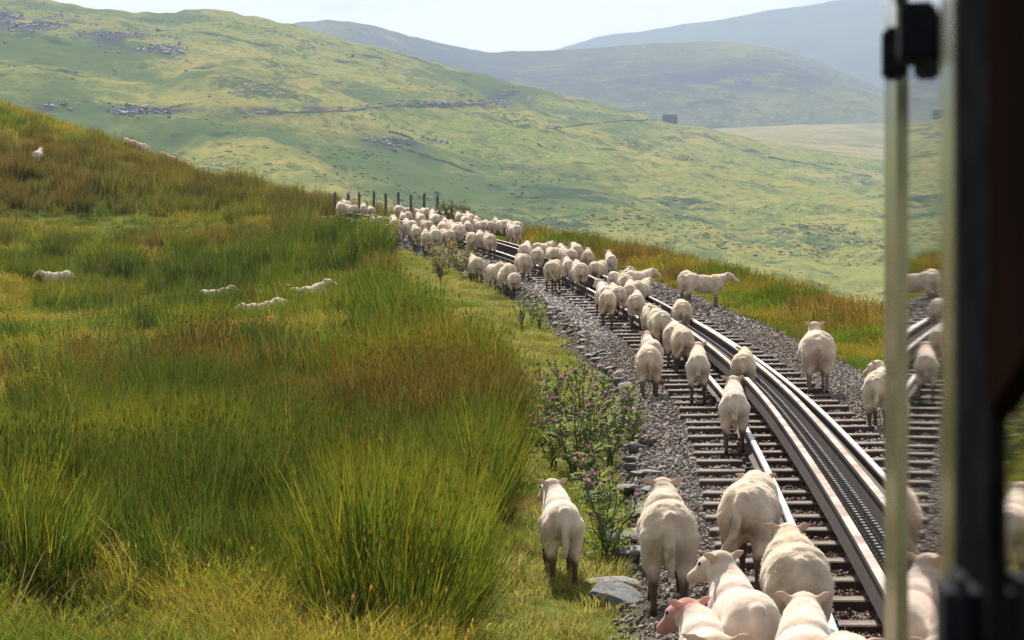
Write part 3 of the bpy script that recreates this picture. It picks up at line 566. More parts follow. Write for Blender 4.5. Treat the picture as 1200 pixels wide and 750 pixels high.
def sheep_mesh(name, fat=1.0, shorn=False, yaw=0, pitch=0, steps=(0, 0, 0, 0), tail=(0, 0), longtail=True, lying=False, dye=None, face=None, dirty=.5, seed=0, neckup=0):
    r = random.Random(seed); E = []; C_ = []          # ellipsoids (centre, radii, euler, tag), tapered capsules (p0, p1, r0, r1, tag)
    f = fat; dz = -.21 if lying else 0
    E.append(((0, -.25, .488 + dz), (.152 * f, .19, .170 * (1 + (f - 1) * .6)), (0, 0, 0), 'wool'))
    E.append(((0, -.02, .455 + dz), (.165 * f, .31, .172 * (1 + (f - 1) * .6)), (0, 0, 0), 'wool'))
    E.append(((0, .235, .47 + dz), (.138 * f, .18, .178 * (1 + (f - 1) * .4)), (0, 0, 0), 'wool'))
    E.append(((0, .02, .38 + dz), (.13 * f, .24, .13 * f), (0, 0, 0), 'wool'))
    Q = Matrix.Rotation(R(yaw), 4, 'Z') @ Matrix.Rotation(R(pitch), 4, 'X'); base = Vector((0, .36, .55 + dz))
    def h(x, y, z): return tuple(base + Q @ (Vector((x, y, z)) - Vector((0, .36, .55))))
    nk = .105 if shorn else .12
    C_.append(((0, .27, .52 + dz), h(0, .38, .575), nk * 1.08, .096, 'wool')); C_.append((h(0, .38, .575), h(0, .46, .625 + neckup), .096, .070, 'neck'))
    HQ = Q @ Matrix.Rotation(R(-pitch * .8), 4, 'X'); hb = Vector(h(0, .465, .63 + neckup))
    def hh(x, y, z): return tuple(hb + HQ @ Vector((x, y, z)))
    C_.append((hh(0, .0, .01), hh(0, .085, -.02), .070, .062, 'face')); C_.append((hh(0, .07, -.025), hh(0, .185, -.085), .058, .036, 'face')); C_.append((hh(0, .185, -.083), hh(0, .20, -.092), .036, .034, 'face'))
    eu = HQ.to_euler()
    for s in (-1, 1):
        C_.append((hh(s * .045, -.012, .035), hh(s * .088, -.022, .058), .018, .027, 'ear')); C_.append((hh(s * .088, -.022, .058), hh(s * .130, -.016, .072), .025, .009, 'ear'))
    if not lying:
        for i, s in enumerate((-1, 1)):
            d = steps[i]; x = .088 * (1 + (f - 1) * .4)
            C_.append(((s * x * .85, -.29, .45), (s * x, -.27 + d * .3, .30), .098 * (1 + (f - 1) * .5), .064 * (1 + (f - 1) * .9), 'wool'))
            C_.append(((s * x, -.27 + d * .3, .30), (s * x * .95, -.355 + d * .7, .205), .056, .033, 'leg')); C_.append(((s * x * .95, -.355 + d * .7, .205), (s * x * .95, -.345 + d, .05), .027, .021, 'leg')); C_.append(((s * x * .95, -.345 + d, .05), (s * x * .95, -.325 + d, .016), .024, .027, 'hoof'))
            d = steps[2 + i]; x = .082
            C_.append(((s * x, .25, .42), (s * x, .235 + d * .3, .27), .076 * f, .046, 'wool')); C_.append(((s * x, .235 + d * .3, .27), (s * x, .25 + d * .7, .155), .038, .028, 'leg'))
            C_.append(((s * x, .25 + d * .7, .155), (s * x, .245 + d, .045), .024, .020, 'leg')); C_.append(((s * x, .245 + d, .045), (s * x, .262 + d, .016), .024, .026, 'hoof'))
    else:
        for s in (-1, 1): C_.append(((s * .10, -.27, .13), (s * .13, -.05, .05), .085, .035, 'wool')); C_.append(((s * .08, .25, .12), (s * .09, .40, .04), .06, .03, 'leg'))
    t0 = (0, -.415, .575 + dz); yb = -.455 - .02 * (f - 1)
    if longtail:
        C_.append((t0, (tail[0] * .3, yb, .47 + dz), .036, .034, 'tail')); C_.append(((tail[0] * .3, yb, .47 + dz), (tail[0] * .8, yb - .01, .36 + dz), .034, .030, 'tail')); C_.append(((tail[0] * .8, yb - .01, .36 + dz), (tail[1], yb + .005, .25 + dz), .030, .018, 'tail'))
    else: C_.append((t0, (0, yb + .005, .50 + dz), .036, .026, 'tail'))
    bm = bmesh.new()
    for c, rad, e, tg in E:
        bmesh.ops.create_icosphere(bm, subdivisions=3, radius=1, matrix=Matrix.Translation(c) @ Euler(e).to_matrix().to_4x4() @ Matrix.Diagonal((*rad, 1)))
    for p0, p1, r0, r1, tg in C_:
        for k in range(5):
            q = k / 4; rr = r0 + (r1 - r0) * q; fl = .55 if tg == 'ear' else 1
            bmesh.ops.create_icosphere(bm, subdivisions=2, radius=1, matrix=Matrix.Translation(Vector(p0).lerp(Vector(p1), q)) @ (HQ @ Matrix.Diagonal((rr, rr * fl, rr, 1)) if tg == 'ear' else Matrix.Diagonal((rr, rr, rr, 1))))
        d = Vector(p1) - Vector(p0)
        if d.length > 1e-4 and tg != 'ear':
            bmesh.ops.create_cone(bm, cap_ends=True, segments=12, radius1=r0, radius2=r1, depth=d.length, matrix=Matrix.Translation((Vector(p0) + Vector(p1)) / 2) @ d.to_track_quat('Z', 'Y').to_matrix().to_4x4())
    me0 = bpy.data.meshes.new('tmp'); bm.to_mesh(me0); bm.free(); o = bpy.data.objects.new('tmp', me0); scn.collection.objects.link(o)
    md = o.modifiers.new('r', 'REMESH'); md.mode = 'VOXEL'; md.voxel_size = .0135; md.adaptivity = 0
    sm = o.modifiers.new('s', 'SMOOTH'); sm.factor = .5; sm.iterations = 3
    dg = bpy.context.evaluated_depsgraph_get(); me = bpy.data.meshes.new_from_object(o.evaluated_get(dg)); bpy.data.objects.remove(o); bpy.data.meshes.remove(me0)
    n = len(me.vertices); P = np.empty(n * 3); me.vertices.foreach_get('co', P); P = P.reshape(-1, 3); Nn = np.empty(n * 3); me.vertex_normals.foreach_get('vector', Nn); Nn = Nn.reshape(-1, 3)
    best = np.full(n, 9.); tg_ = np.zeros(n, int); tags = ['wool', 'neck', 'face', 'ear', 'leg', 'hoof', 'tail']
    for c, rad, e, tg in E:
        q = (P - np.array(c)) / np.array(rad); l = np.linalg.norm(q, axis=1); d = (l - 1) * min(rad); k = d < best; best[k] = d[k]; tg_[k] = tags.index(tg)
    for p0, p1, r0, r1, tg in C_:
        a, b_ = np.array(p0), np.array(p1); ab = b_ - a; L2 = max(ab @ ab, 1e-9); q = np.clip((P - a) @ ab / L2, 0, 1); d = np.linalg.norm(P - a - q[:, None] * ab, axis=1) - (r0 + (r1 - r0) * q)
        if tg == 'ear': d = d - .006
        k = d < best; best[k] = d[k]; tg_[k] = tags.index(tg)
    wool = np.isin(tg_, [0, 1, 6]); s0 = seed * 3.1
    a1 = fbm(P[:, 0] * 28 + P[:, 1] * 9 + s0, P[:, 2] * 28 + P[:, 1] * 25, 7, 3) - .5; a2 = fbm(P[:, 0] * 9 + s0, P[:, 2] * 9 + P[:, 1] * 11, 8, 3) - .5
    amp = np.where(wool, 1.0, 0) * (.35 if shorn else 1.0); P = P + Nn * (amp * (.012 * a1 + .022 * a2))[:, None]
    # dip between the thighs, flat withers: keep simple, colours carry the rest
    base = np.array(SHORN if shorn else WOOL); col = np.repeat(base[None], n, 0)
    pk = sstep(.5, .62, fbm(P[:, 0] * 7 + s0, P[:, 2] * 7 + P[:, 1] * 7, 14, 3))[:, None]
    if shorn: col = col * (1 - .45 * pk) + np.array((.62, .43, .33)) * .45 * pk
    else: col = col * (1 - .35 * pk) + np.array((.47, .345, .21)) * .35 * pk
    fc = np.array(face if face else FACE)
    col[tg_ == 2] = fc; col[tg_ == 3] = np.array(EAR) * (np.array((1, .7, .7)) if face else 1); col[tg_ == 1] = base * .98
    if face: col[tg_ == 1] = fc * .6 + base * .4
    z = P[:, 2]; lg = np.isin(tg_, [4, 5]); dm = (sstep(.29, .17, z + .10 * (fbm(P[:, 0] * 20 + s0, z * 14, 4, 3) - .5)) * (.35 + dirty * 1.1))[:, None].clip(0, 1)
    col = np.where(lg[:, None], np.array(FACE) * (1 - dm) + np.array(DIRT) * dm, col); col[(z < .035) & lg] = HOOF
    if not lying:
        rd = (np.exp(-((P[:, 0]) / .065) ** 2 - ((z - .33) / .13) ** 2) * (P[:, 1] < -.34) * (.3 + dirty * .8) * sstep(.4, .6, fbm(P[:, 0] * 22 + s0, z * 16, 19, 3)))[:, None]
        col = col * (1 - rd) + np.array((.30, .19, .10)) * rd
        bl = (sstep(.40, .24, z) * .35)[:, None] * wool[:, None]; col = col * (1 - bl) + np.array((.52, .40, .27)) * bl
    if dye:
        for (c, rr, cc_, st) in dye:
            w = np.exp(-(np.linalg.norm((P - np.array(c)) / rr, axis=1)) ** 4)[:, None] * st * sstep(.3, .5, fbm(P[:, 0] * 16 + s0, P[:, 1] * 16 + z * 9, 23, 3))[:, None]; w = w * wool[:, None]; col = col * (1 - w) + np.array(cc_) * w
    # eyes
    bm = bmesh.new(); me.vertices.foreach_set('co', P.ravel().astype(np.float32)); bm.from_mesh(me); nv = len(bm.verts)
    for s in (-1, 1): bmesh.ops.create_icosphere(bm, subdivisions=1, radius=.012, matrix=Matrix.Translation(hh(s * .056, .082, .0)))
    for v in bm.verts: pass
    bm.to_mesh(me); bm.free(); ex = len(me.vertices) - n
    col2 = np.concatenate([col, np.tile([[.01, .008, .006]], (ex, 1))]); me.materials.clear(); me.materials.append(WM)
    a = me.attributes.new('col', 'FLOAT_COLOR', 'POINT'); a.data.foreach_set('color', np.concatenate([col2, np.ones((len(col2), 1))], 1).astype(np.float32).ravel())
    me.polygons.foreach_set('use_smooth', [True] * len(me.polygons)); me.name = name; me.update()
    # fuzz of short wool locks
    g = np.random.default_rng(seed); wi = np.where(np.isin(tg_, [0, 1, 6]))[0]; m_ = 6500 if not shorn else 3600; k = g.choice(wi, m_); L_ = (.0045 if shorn else .0075) * g.uniform(.5, 1.3, m_)[:, None]
    dr = Nn[k] + g.normal(0, .45, (m_, 3)) + np.array([0, -.15, -.25]); dr /= np.linalg.norm(dr, axis=1)[:, None]; sd_ = np.cross(dr, g.normal(0, 1, (m_, 3))); sd_ /= np.linalg.norm(sd_, axis=1)[:, None] + 1e-9
    B = P[k] + g.normal(0, .005, (m_, 3)) - Nn[k] * .003; w = (.0014 if shorn else .0018)
    V = np.stack([B - sd_ * w, B + sd_ * w, B + dr * L_ + sd_ * w * .1], 1).reshape(-1, 3); fz = bpy.data.meshes.new('fleece'); fz.from_pydata(V.tolist(), [], np.arange(len(V)).reshape(-1, 3).tolist())
    fz.materials.append(FM); a = fz.attributes.new('col', 'FLOAT_COLOR', 'POINT'); a.data.foreach_set('color', np.concatenate([np.repeat(np.minimum(col[k] * 1.0, .92), 3, 0), np.ones((len(V), 1))], 1).astype(np.float32).ravel())
    return me, fz
PINK, ORANGE, REDF = (.66, .36, .33), (.78, .42, .22), (.46, .20, .155)
SV = {}
def SVar(key, **kw): SV[key] = sheep_mesh('sheep_' + key, seed=len(SV) + 1, **kw)
SVar('shorn_left', shorn=True, fat=.82, yaw=18, pitch=9, steps=(.03, -.03, .02, -.02), tail=(.01, .0), dirty=.9)
SVar('shorn_up', shorn=True, fat=.82, yaw=2, pitch=7, steps=(-.04, .05, .04, -.03), tail=(0, .01), dirty=.9, dye=[((0, -.1, .64), .12, PINK, .25)])
SVar('shorn_turn', shorn=True, fat=.88, yaw=30, pitch=20, steps=(.02, -.05, -.03, .04), longtail=True, tail=(.02, .01), dirty=.5, dye=[((-.12, .0, .55), .2, (.80, .50, .42), .5)])
SVar('shorn_low', shorn=True, fat=.90, yaw=0, pitch=-10, longtail=False, dirty=.5, dye=[((0, -.35, .55), .14, PINK, .4)])
SVar('wool_up', fat=1.02, yaw=4, pitch=2, steps=(.03, -.02, 0, .03), tail=(0, .01), dirty=.6)
SVar('wool_down', fat=1.06, yaw=-6, pitch=-45, steps=(-.03, .03, .03, -.03), tail=(.01, -.01), dirty=.55)
SVar('wool_tail', fat=1.0, yaw=10, pitch=-40, steps=(.07, -.05, -.03, .05), tail=(-.05, -.12), dirty=1.0)
SVar('wool_fluffy', fat=1.10, yaw=3, pitch=-12, steps=(.02, -.02, 0, 0), tail=(.02, .04), dirty=.6, dye=[((0, .32, .66), .13, ORANGE, .55)])
SVar('wool_right', fat=1.02, yaw=-22, pitch=-12, steps=(-.05, .05, .04, -.04), tail=(.03, .04), dirty=.7)
SVar('wool_dirty', fat=1.0, yaw=6, pitch=-10, steps=(.05, -.03, -.03, .03), tail=(0, .0), dirty=1.3)
SVar('fat_up', fat=1.28, yaw=6, pitch=18, steps=(.01, -.02, 0, 0), longtail=False, dirty=.35, neckup=.02)
SVar('side_walker', fat=.98, yaw=-5, pitch=-6, steps=(.05, -.05, .06, -.05), tail=(0, 0), dirty=.4, dye=[((0, .16, .6), .14, ORANGE, .8)])
SVar('look_left', fat=1.0, yaw=48, pitch=14, steps=(0, .03, .03, 0), tail=(0, 0), dirty=.8, dye=[((-.17, -.1, .50), .14, PINK, .8), ((-.1, .36, .58), .07, REDF, .8)])
SVar('red_face', shorn=True, fat=.9, yaw=34, pitch=-8, longtail=False, dirty=.5, face=REDF)
SVar('lying', fat=1.15, yaw=-15, pitch=0, lying=True, dirty=.3)
SVar('pink_back', fat=1.03, yaw=-4, pitch=-25, steps=(.04, -.04, 0, 0), dirty=.6, dye=[((0, .05, .66), .16, PINK, .65)])
def put_sheep(px, row, var, yaw=0, sc=.97, label=None, group=None, mirror=False, fuzz=True, hb=.635, tone=1.0, pos=None, kind_h=None):
    me, fz = SV[var]; h_ = hb * sc if var != 'lying' else .42 * sc
    p = hit(px, row, h_) if pos is None else pos
    if p is None: print('sheep missed', px, row); return None
    u, yv = uv(p[0], p[1]); a = float(th(float(yv))); z = p[2]
    if abs(u) < .93: z = max(z, float(tz(float(yv))) - .01)
    zr = -a + R(yaw); d = .3; fx, fy = -math.sin(zr) * d, math.cos(zr) * d
    sl = (float(ground(np.array([p[0] + fx]), np.array([p[1] + fy]), False)[0]) - float(ground(np.array([p[0] - fx]), np.array([p[1] - fy]), False)[0])) / (2 * d)
    o = obj('sheep', me, None, (p[0], p[1], z - .006), (max(-.3, min(.3, math.atan(sl))), 0, zr), sc)
    if abs(yaw) < 70: o.scale[1] *= .84       # short-coupled hill breed
    if mirror: o.scale[0] *= -1
    o.color = (tone, tone * random.uniform(.97, 1.0), tone * random.uniform(.93, 1.0), 1)
    if fuzz: obj('fleece', fz, o)
    return tag(o, label, 'sheep', group)
NEAR = [  # photo x, photo row of the top of the back, variant, yaw (left positive), scale, label
 (656, 588, 'shorn_left', 8, .96, 'shorn pinkish sheep with long tail walking the grass verge beside the rushes'),
 (781, 590, 'wool_up', 3, 1.04, 'broad cream sheep with dark muddy leg walking the gravel beside flat stones'),
 (881, 580, 'wool_tail', -10, 1.03, 'muddy-legged sheep with curled swinging tail stepping over the thistle-side rail'),
 (931, 657, 'wool_fluffy', 2, .96, 'fluffy cream sheep with orange smudge behind the ears between the rails'),
 (868, 708, 'shorn_turn', 10, .96, 'shorn pink sheep lifting its white head with both ears out on the sleepers'),
 (828, 738, 'red_face', 4, .92, 'short-fleeced sheep with a red stained face at the edge of the gravel'),
 (943, 752, 'shorn_low', -2, .98, 'shorn sheep with stubby tail and spread ears behind the fluffy one'),
 (992, 788, 'wool_down', -4, 1.0, 'woolly sheep of which only the round back shows beside the guide rail'),
 (860, 462, 'shorn_up', -2, .98, 'thin shorn sheep with brown legs and raised ears astride the thistle-side rail'),
 (872, 420, 'wool_dirty', -8, .92, 'sheep with brown-stained rear trotting between the thistle-side rail and the rack'),
 (818, 418, 'shorn_up', -4, .97, 'lean shorn sheep with ears raised on the thistle-side sleeper ends'),
 (799, 391, 'wool_tail', 0, .98, 'round cream sheep with low tail just ahead of the lean shorn one'),
 (760, 408, 'wool_down', 0, .99, 'plump cream sheep standing on gravel at the sleeper ends above the thistles'),
 (762, 398, 'shorn_up', 6, .93, 'sheep with ears showing just ahead of the plump one on the gravel'),
 (790, 386, 'pink_back', -6, .95, 'sheep with pink dye patch on its back amid the sleepers'),
 (799, 358, 'wool_down', -4, .98, 'round-backed sheep walking alone close against the raised guide rail'),
 (772, 371, 'wool_up', 6, .98, 'cream sheep at the tail of the bunch following the guide rail'),
 (764, 366, 'wool_right', 10, .95, 'sheep half hidden in the middle of the bunch by the guide rail'),
 (746, 350, 'wool_dirty', -10, .98, 'sheep with dark dirty rear at the back of the bunch on the ballast'),
 (712, 347, 'wool_tail', -8, .97, 'pale sheep with swinging tail on the gravel side of the bunch'),
 (707, 339, 'shorn_left', 4, .98, 'sheep lifting its head and ears beyond the pale tail-swinging one'),
 (722, 341, 'wool_dirty', 4, .95, 'brownish-rumped sheep squeezed in the gravel side of the bunch'),
 (738, 336, 'shorn_up', -10, .97, 'shorn sheep near the front of the bunch by the thistle-side rail'),
 (752, 334, 'wool_right', -26, .97, 'tan sheep turning its shoulder in the bunch beside the rack'),
 (732, 327, 'wool_up', 0, .97, 'cream sheep at the very front of the bunch on the sleepers'),
 (749, 322, 'wool_right', -60, .95, 'tan sheep crossing the raised guide rail ahead of the bunch'),
 (957, 397, 'fat_up', -4, 1.14, 'very fat cream sheep with raised head standing on the valley-side sleeper ends'),
 (1032, 436, 'look_left', -14, 1.0, 'sheep with pink flank patch and red neck glancing aside on the valley-side gravel'),
 (824, 323, 'side_walker', -84, 1.06, 'side-on sheep with orange shoulder mark facing the valley on the gravel shoulder'),
 (804, 320, 'wool_down', -14, .98, 'sheep showing only its rump behind the side-on orange-marked one'),
]
for px, row, v, yw, sc, lb in NEAR: put_sheep(px, row - (8 if row > 540 else 2), v, yw, sc * .93, lb, tone=random.uniform(.88, 1.05))
# one more at the bottom edge, facing away with its ears up
put_sheep(842, 792, 'shorn_up', 0, .95, 'sheep with golden ears next to the red-faced one, low on the sleepers')
MIDL = [(649, 309, -14), (665, 306, 0), (678, 311, -4), (612, 298, 4), (630, 294, -20), (637, 287, -50), (647, 293, -4), (659, 290, 0), (675, 288, -4), (689, 296, -6), (715, 297, 0), (702, 309, -30), (727, 320, -40), (557, 301, 0), (582, 309, 20), (590, 316, 4), (601, 319, 0), (596, 310, -8), (616, 288, -20), (664, 294, 12)]
FARL = [(553, 273), (563, 275), (573, 277), (544, 252), (561, 258), (572, 259), (581, 259), (590, 260), (601, 263), (606, 260), (550, 250), (534, 266), (399, 240), (405, 237), (411, 242), (426, 241), (435, 244), (467, 241), (474, 242), (492, 244), (498, 244), (507, 247), (516, 247), (522, 249), (531, 248), (509, 253), (492, 252), (479, 258), (487, 265), (499, 261), (462, 255), (445, 254), (437, 256), (425, 257), (417, 259), (499, 271), (509, 268), (524, 259), (531, 263), (519, 263), (523, 269), (539, 265), (478, 250), (472, 252), (545, 254), (559, 255), (538, 250), (599, 259), (585, 257), (548, 262)]
rv = ['wool_up', 'wool_down', 'wool_down', 'wool_tail', 'wool_right', 'wool_dirty', 'wool_dirty', 'shorn_up', 'shorn_low', 'pink_back', 'shorn_left']
for i, (px, row, yw) in enumerate(MIDL):
    g = ('cream sheep walking the grassy verge past the far thistles', 'sheep on the verge past the far thistles') if px < 605 else (('cream sheep spread over the sleepers ahead of the bunch', 'sheep scattered over the track ahead of the bunch') if px < 684 else ('cream sheep walking the valley-side gravel shoulder beyond the rails', 'sheep on the valley-side gravel shoulder'))
    put_sheep(px, row, rv[(i * 7 + 3) % 11], yw + random.uniform(-8, 8), random.uniform(.82, 1.0), g[0], g[1], mirror=i % 2 == 0, tone=random.uniform(.82, 1.05))
for i, (px, row) in enumerate(FARL):
    g = ('cream sheep in the densely packed flock filling the far curve', 'sheep packed on the far curve') if px > 455 else ('cream sheep at the head of the flock rounding the brow by the fence', 'sheep at the head of the flock')
    p_ = hit(px, row, .6); u_ = float(uv(p_[0], p_[1])[0])
    if px > 455: g = ('cream sheep packed on the gravel between the rushes and the rails of the far curve', 'flock left of the far rails') if u_ < -.6 else (('cream sheep walking between the rails amid the packed flock on the far curve', 'flock between the far rails') if u_ < .6 else ('cream sheep packed along the outer grass bank of the far curve', 'flock along the outer bank'))
    put_sheep(px, row, rv[(i * 5 + 1) % 11], random.uniform(-18, 18), random.uniform(.82, 1.02), g[0], g[1], mirror=i % 2 == 0, fuzz=False, tone=random.uniform(.82, 1.05))
for px, row, v, yw, lb in ((320, 345, 'lying', -70, 'sheep resting in tall grass with its head raised'), (363, 342, 'lying', -95, 'sheep curled in tall grass next to the resting head-up one'), (315, 360, 'lying', 88, 'sheep lying deep in grass just below the resting pair'), (252, 345, 'lying', -85, 'sheep of which only a low pale back shows in the meadow'), (68, 324, 'lying', 80, 'lone sheep lying half buried in meadow grass well away from the others'),
                         (46, 176, 'wool_up', -40, 'small sheep grazing high on the brown brow with head lifted'), (150, 163, 'wool_down', -60, 'sheep on the skyline of the brow, highest of three'), (159, 166, 'wool_down', 70, 'sheep on the skyline of the brow, middle of three'), (193, 172, 'wool_right', -80, 'sheep on the skyline of the brow, lowest of three')):
    o = put_sheep(px, row, v, yw, .98, lb, fuzz=False)
    if o and v == 'lying': o.location.z += .12

# ------------------------------------------------------------------ rocks along the ballast edge
M['rock'] = mat('rock', (.20, .185, .17), .85, noise=[(6, (.11, .10, .095), .42, .6), (30, (.30, .28, .25), .55, .7), (3, (.15, .15, .07), .58, .7)], bump=(25, .6, .01))
M['rock_dark'] = mat('rock_dark', (.12, .115, .12), .8, noise=[(7, (.07, .068, .07), .42, .6), (30, (.2, .19, .18), .55, .7)], bump=(25, .6, .01))
flat_r = [bm_mesh(ico(2, 400 + k, .16, (1, .75, .28), 1.6), 'rock', M['rock']) for k in range(5)]; lump_r = [bm_mesh(ico(3, 420 + k, .22, (1, .8, .6), 1.7), 'rock', M['rock_dark']) for k in range(3)]
ROCKS = [(724, 712, .19, 1, 'dark rounded boulder at the foot of the gravel beside the verge'), (741, 576, .17, 0, 'pale flat slab by the second thistle at the gravel edge'), (733, 634, .24, 0, 'long flat slab set into the gravel edge below the pale one'), (748, 652, .20, 0, 'broad flat stone behind the broad cream sheep'), (728, 668, .16, 0, 'small flat slab between the long slab and the boulder'),
         (712, 690, .22, 0, 'low flat slab just behind the dark boulder'), (752, 604, .15, 0, 'tilted grey slab against the gravel under the pale slab'), (762, 556, .13, 0, 'grey stone beside the thistles where the slabs begin')]
for k, (px, row, sz, lump, lb) in enumerate(ROCKS):
    p = hit(px, row); o = obj('rock', (lump_r if lump else flat_r)[k % 3], None, (p[0], p[1], p[2] + sz * (.2 if lump else .06)), (random.uniform(-.15, .15), random.uniform(-.15, .15), random.uniform(-.5, .5)), sz); tag(o, lb, 'rock')
rk_rng = random.Random(5); y = 12.6
while y < 44:
    u = float(ball_edge(np.array(y))) - rk_rng.uniform(-.02, .16); p = tp(np.array(y), u); sz = rk_rng.uniform(.07, .13)
    o = obj('rock', rk_rng.choice(flat_r + lump_r[:1]), None, (p[0], p[1], float(ground(p[0:1], p[1:2])[0]) + sz * .15), (rk_rng.uniform(-.3, .3), rk_rng.uniform(-.3, .3), rk_rng.uniform(0, 6.28)), sz)
    tag(o, 'small grey edging stone lining the foot of the ballast above the verge', 'rock', 'edging stones along the ballast'); y += rk_rng.uniform(.25, .65)

# ------------------------------------------------------------------ thistles
M['stem'] = mat('thistle_stem', (.10, .13, .045), .7, noise=[(20, (.14, .10, .06), .5, .7)], spec=.15); M['bulb'] = mat('thistle_bulb', (.13, .15, .07), .7, noise=[(60, (.20, .10, .12), .5, .65)], spec=.1)
def leaf_mat(name, c, tr=.45):
    m = mat(name, c, .6, noise=[(25, tuple(x * .6 for x in c), .4, .65)], spec=.2); t = m.node_tree; b = t.nodes['Principled BSDF']; o = t.nodes['Material Output']; q = N(t, 'ShaderNodeBsdfTranslucent'); q.inputs[0].default_value = (c[0] * 1.5, c[1] * 1.5, c[2] * 1.2, 1)
    ms = N(t, 'ShaderNodeMixShader'); ms.inputs[0].default_value = tr; t.links.new(b.outputs[0], ms.inputs[1]); t.links.new(q.outputs[0], ms.inputs[2]); t.links.new(ms.outputs[0], o.inputs[0]); return m
M['tleaf'] = leaf_mat('thistle_leaf', (.17, .20, .075)); M['petal'] = leaf_mat('thistle_petal', (.42, .10, .34), .4); M['dryleaf'] = leaf_mat('dry_leaf', (.26, .20, .075))
def leaf_mesh(m, seed):
    r = random.Random(seed); V = [(0, 0, 0)]; Fc = []; n = 6; mid = []; Lf, Rt = [], []
    for k in range(n + 1):
        s = k / n; V.append((0, s, .10 * math.sin(s * 2.6) - .12 * s * s)); mid.append(len(V) - 1)
    for k in range(n):
        s = (k + .35) / n; w = .26 * math.sin(math.pi * min(1, .18 + s * .8)) * r.uniform(.7, 1.2)
        for sg, lst in ((-1, Lf), (1, Rt)): V.append((sg * w, s + .10, .10 * math.sin(s * 2.6) - .12 * s * s + .07 + r.uniform(-.03, .05))); lst.append(len(V) - 1)
    for k in range(n): Fc += [(mid[k], mid[k + 1], Lf[k]), (mid[k + 1], mid[k], Rt[k])]
    return mesh_np('leaf', V, Fc, m)
tl = [leaf_mesh(M['tleaf'], k) for k in range(4)]; dl = [leaf_mesh(M['dryleaf'], k + 9) for k in range(2)]
bm = bmesh.new(); bmesh.ops.create_uvsphere(bm, u_segments=8, v_segments=6, radius=1)
for v in bm.verts: v.co = (v.co.x * (.8 if v.co.z > 0 else 1), v.co.y * (.8 if v.co.z > 0 else 1), v.co.z * 1.15 + 1)
bulb = bm_mesh(bm, 'flower_head', M['bulb'], True)
def petal_mesh():
    r = random.Random(3); V = []; Fc = []
    for k in range(26):
        a = r.uniform(0, 6.28); rr = .6 * math.sqrt(r.random()); o_ = r.uniform(.9, 1.9) * (rr + .25); b0 = len(V); x, y_ = rr * math.cos(a), rr * math.sin(a); ca, sa = math.cos(a + 1.57) * .14, math.sin(a + 1.57) * .14
        V += [(x - ca, y_ - sa, 1.75), (x + ca, y_ + sa, 1.75), (o_ * math.cos(a), o_ * math.sin(a), 3.2 + r.uniform(-.3, .5))]; Fc.append((b0, b0 + 1, b0 + 2))
    return mesh_np('petals', V, Fc, M['petal'])
petals = petal_mesh()
def tube_into(V, Fc, pts, r0, r1, n=5):
    b0 = len(V)
    for k, p in enumerate(pts):
        d = (pts[min(k + 1, len(pts) - 1)] - pts[max(k - 1, 0)]).normalized(); q = d.to_track_quat('Z', 'Y'); rr = r0 + (r1 - r0) * k / (len(pts) - 1)
        for j in range(n): V.append(p + q @ Vector((rr * math.cos(6.283 * j / n), rr * math.sin(6.283 * j / n), 0)))
    for k in range(len(pts) - 1):
        for j in range(n): Fc.append((b0 + k * n + j, b0 + k * n + (j + 1) % n, b0 + (k + 1) * n + (j + 1) % n, b0 + (k + 1) * n + j))
def thistle(px, row, H, seed, label, group=None, nb=6, leaves=34, dry=False, fl=.38, spread=.45):
    p = hit(px, row); r = random.Random(seed); root = bpy.data.objects.new('thistle', None); root.location = tuple(p); link(root); tag(root, label, 'thistle', group)
    V = []; Fc = []; nodes = []; tips = []
    for b in range(nb):
        a = r.uniform(0, 6.28); h = H * r.uniform(.7, 1.0); out_ = spread * H * r.uniform(.1, .75); pts = [Vector((.02 * math.cos(a), .02 * math.sin(a), -.02))]
        for k in range(1, 6):
            s = k / 5; pts.append(Vector((math.cos(a) * out_ * s ** 1.2 + r.gauss(0, .012), math.sin(a) * out_ * s ** 1.2 + r.gauss(0, .012), h * s)))
        tube_into(V, Fc, pts, .0075, .0035); tips.append((pts[-1], (pts[-1] - pts[-2]).normalized())); nodes += [(pts[k], k / 5) for k in (1, 2, 3, 4)] + [(pts[k].lerp(pts[k + 1], .5), (k + .5) / 5) for k in (1, 2, 3, 4)]
        for _ in range(r.randint(2, 4)):
            k = r.randint(2, 4); st = pts[k]; a2 = a + r.uniform(-1.8, 1.8); L_ = H * r.uniform(.12, .26); q = [st, st + Vector((math.cos(a2) * L_ * .5, math.sin(a2) * L_ * .5, L_ * .45)), st + Vector((math.cos(a2) * L_ * .7, math.sin(a2) * L_ * .7, L_ * 1.05))]
            tube_into(V, Fc, q, .0045, .0028); tips.append((q[-1], (q[-1] - q[-2]).normalized())); nodes.append((q[1], .8))
    obj('stem', mesh_np('stem', V, Fc, M['stem'], True), root)
    for k in range(int(leaves * 1.6)):
        q, s = r.choice(nodes); sz = (.21 - .11 * s) * r.uniform(.7, 1.3); obj('leaf', r.choice(dl if (dry and r.random() < .7) or r.random() < .08 else tl), root, q, (r.uniform(-.1, .9), r.uniform(-.4, .4), r.uniform(0, 6.28)), sz)
    for q, d in tips:
        sz = r.uniform(.010, .0155); f = obj('flower_head', bulb, root, q, d.to_track_quat('Z', 'Y').to_euler(), sz * 1.1)
        if r.random() < fl: obj('petals', petals, f)
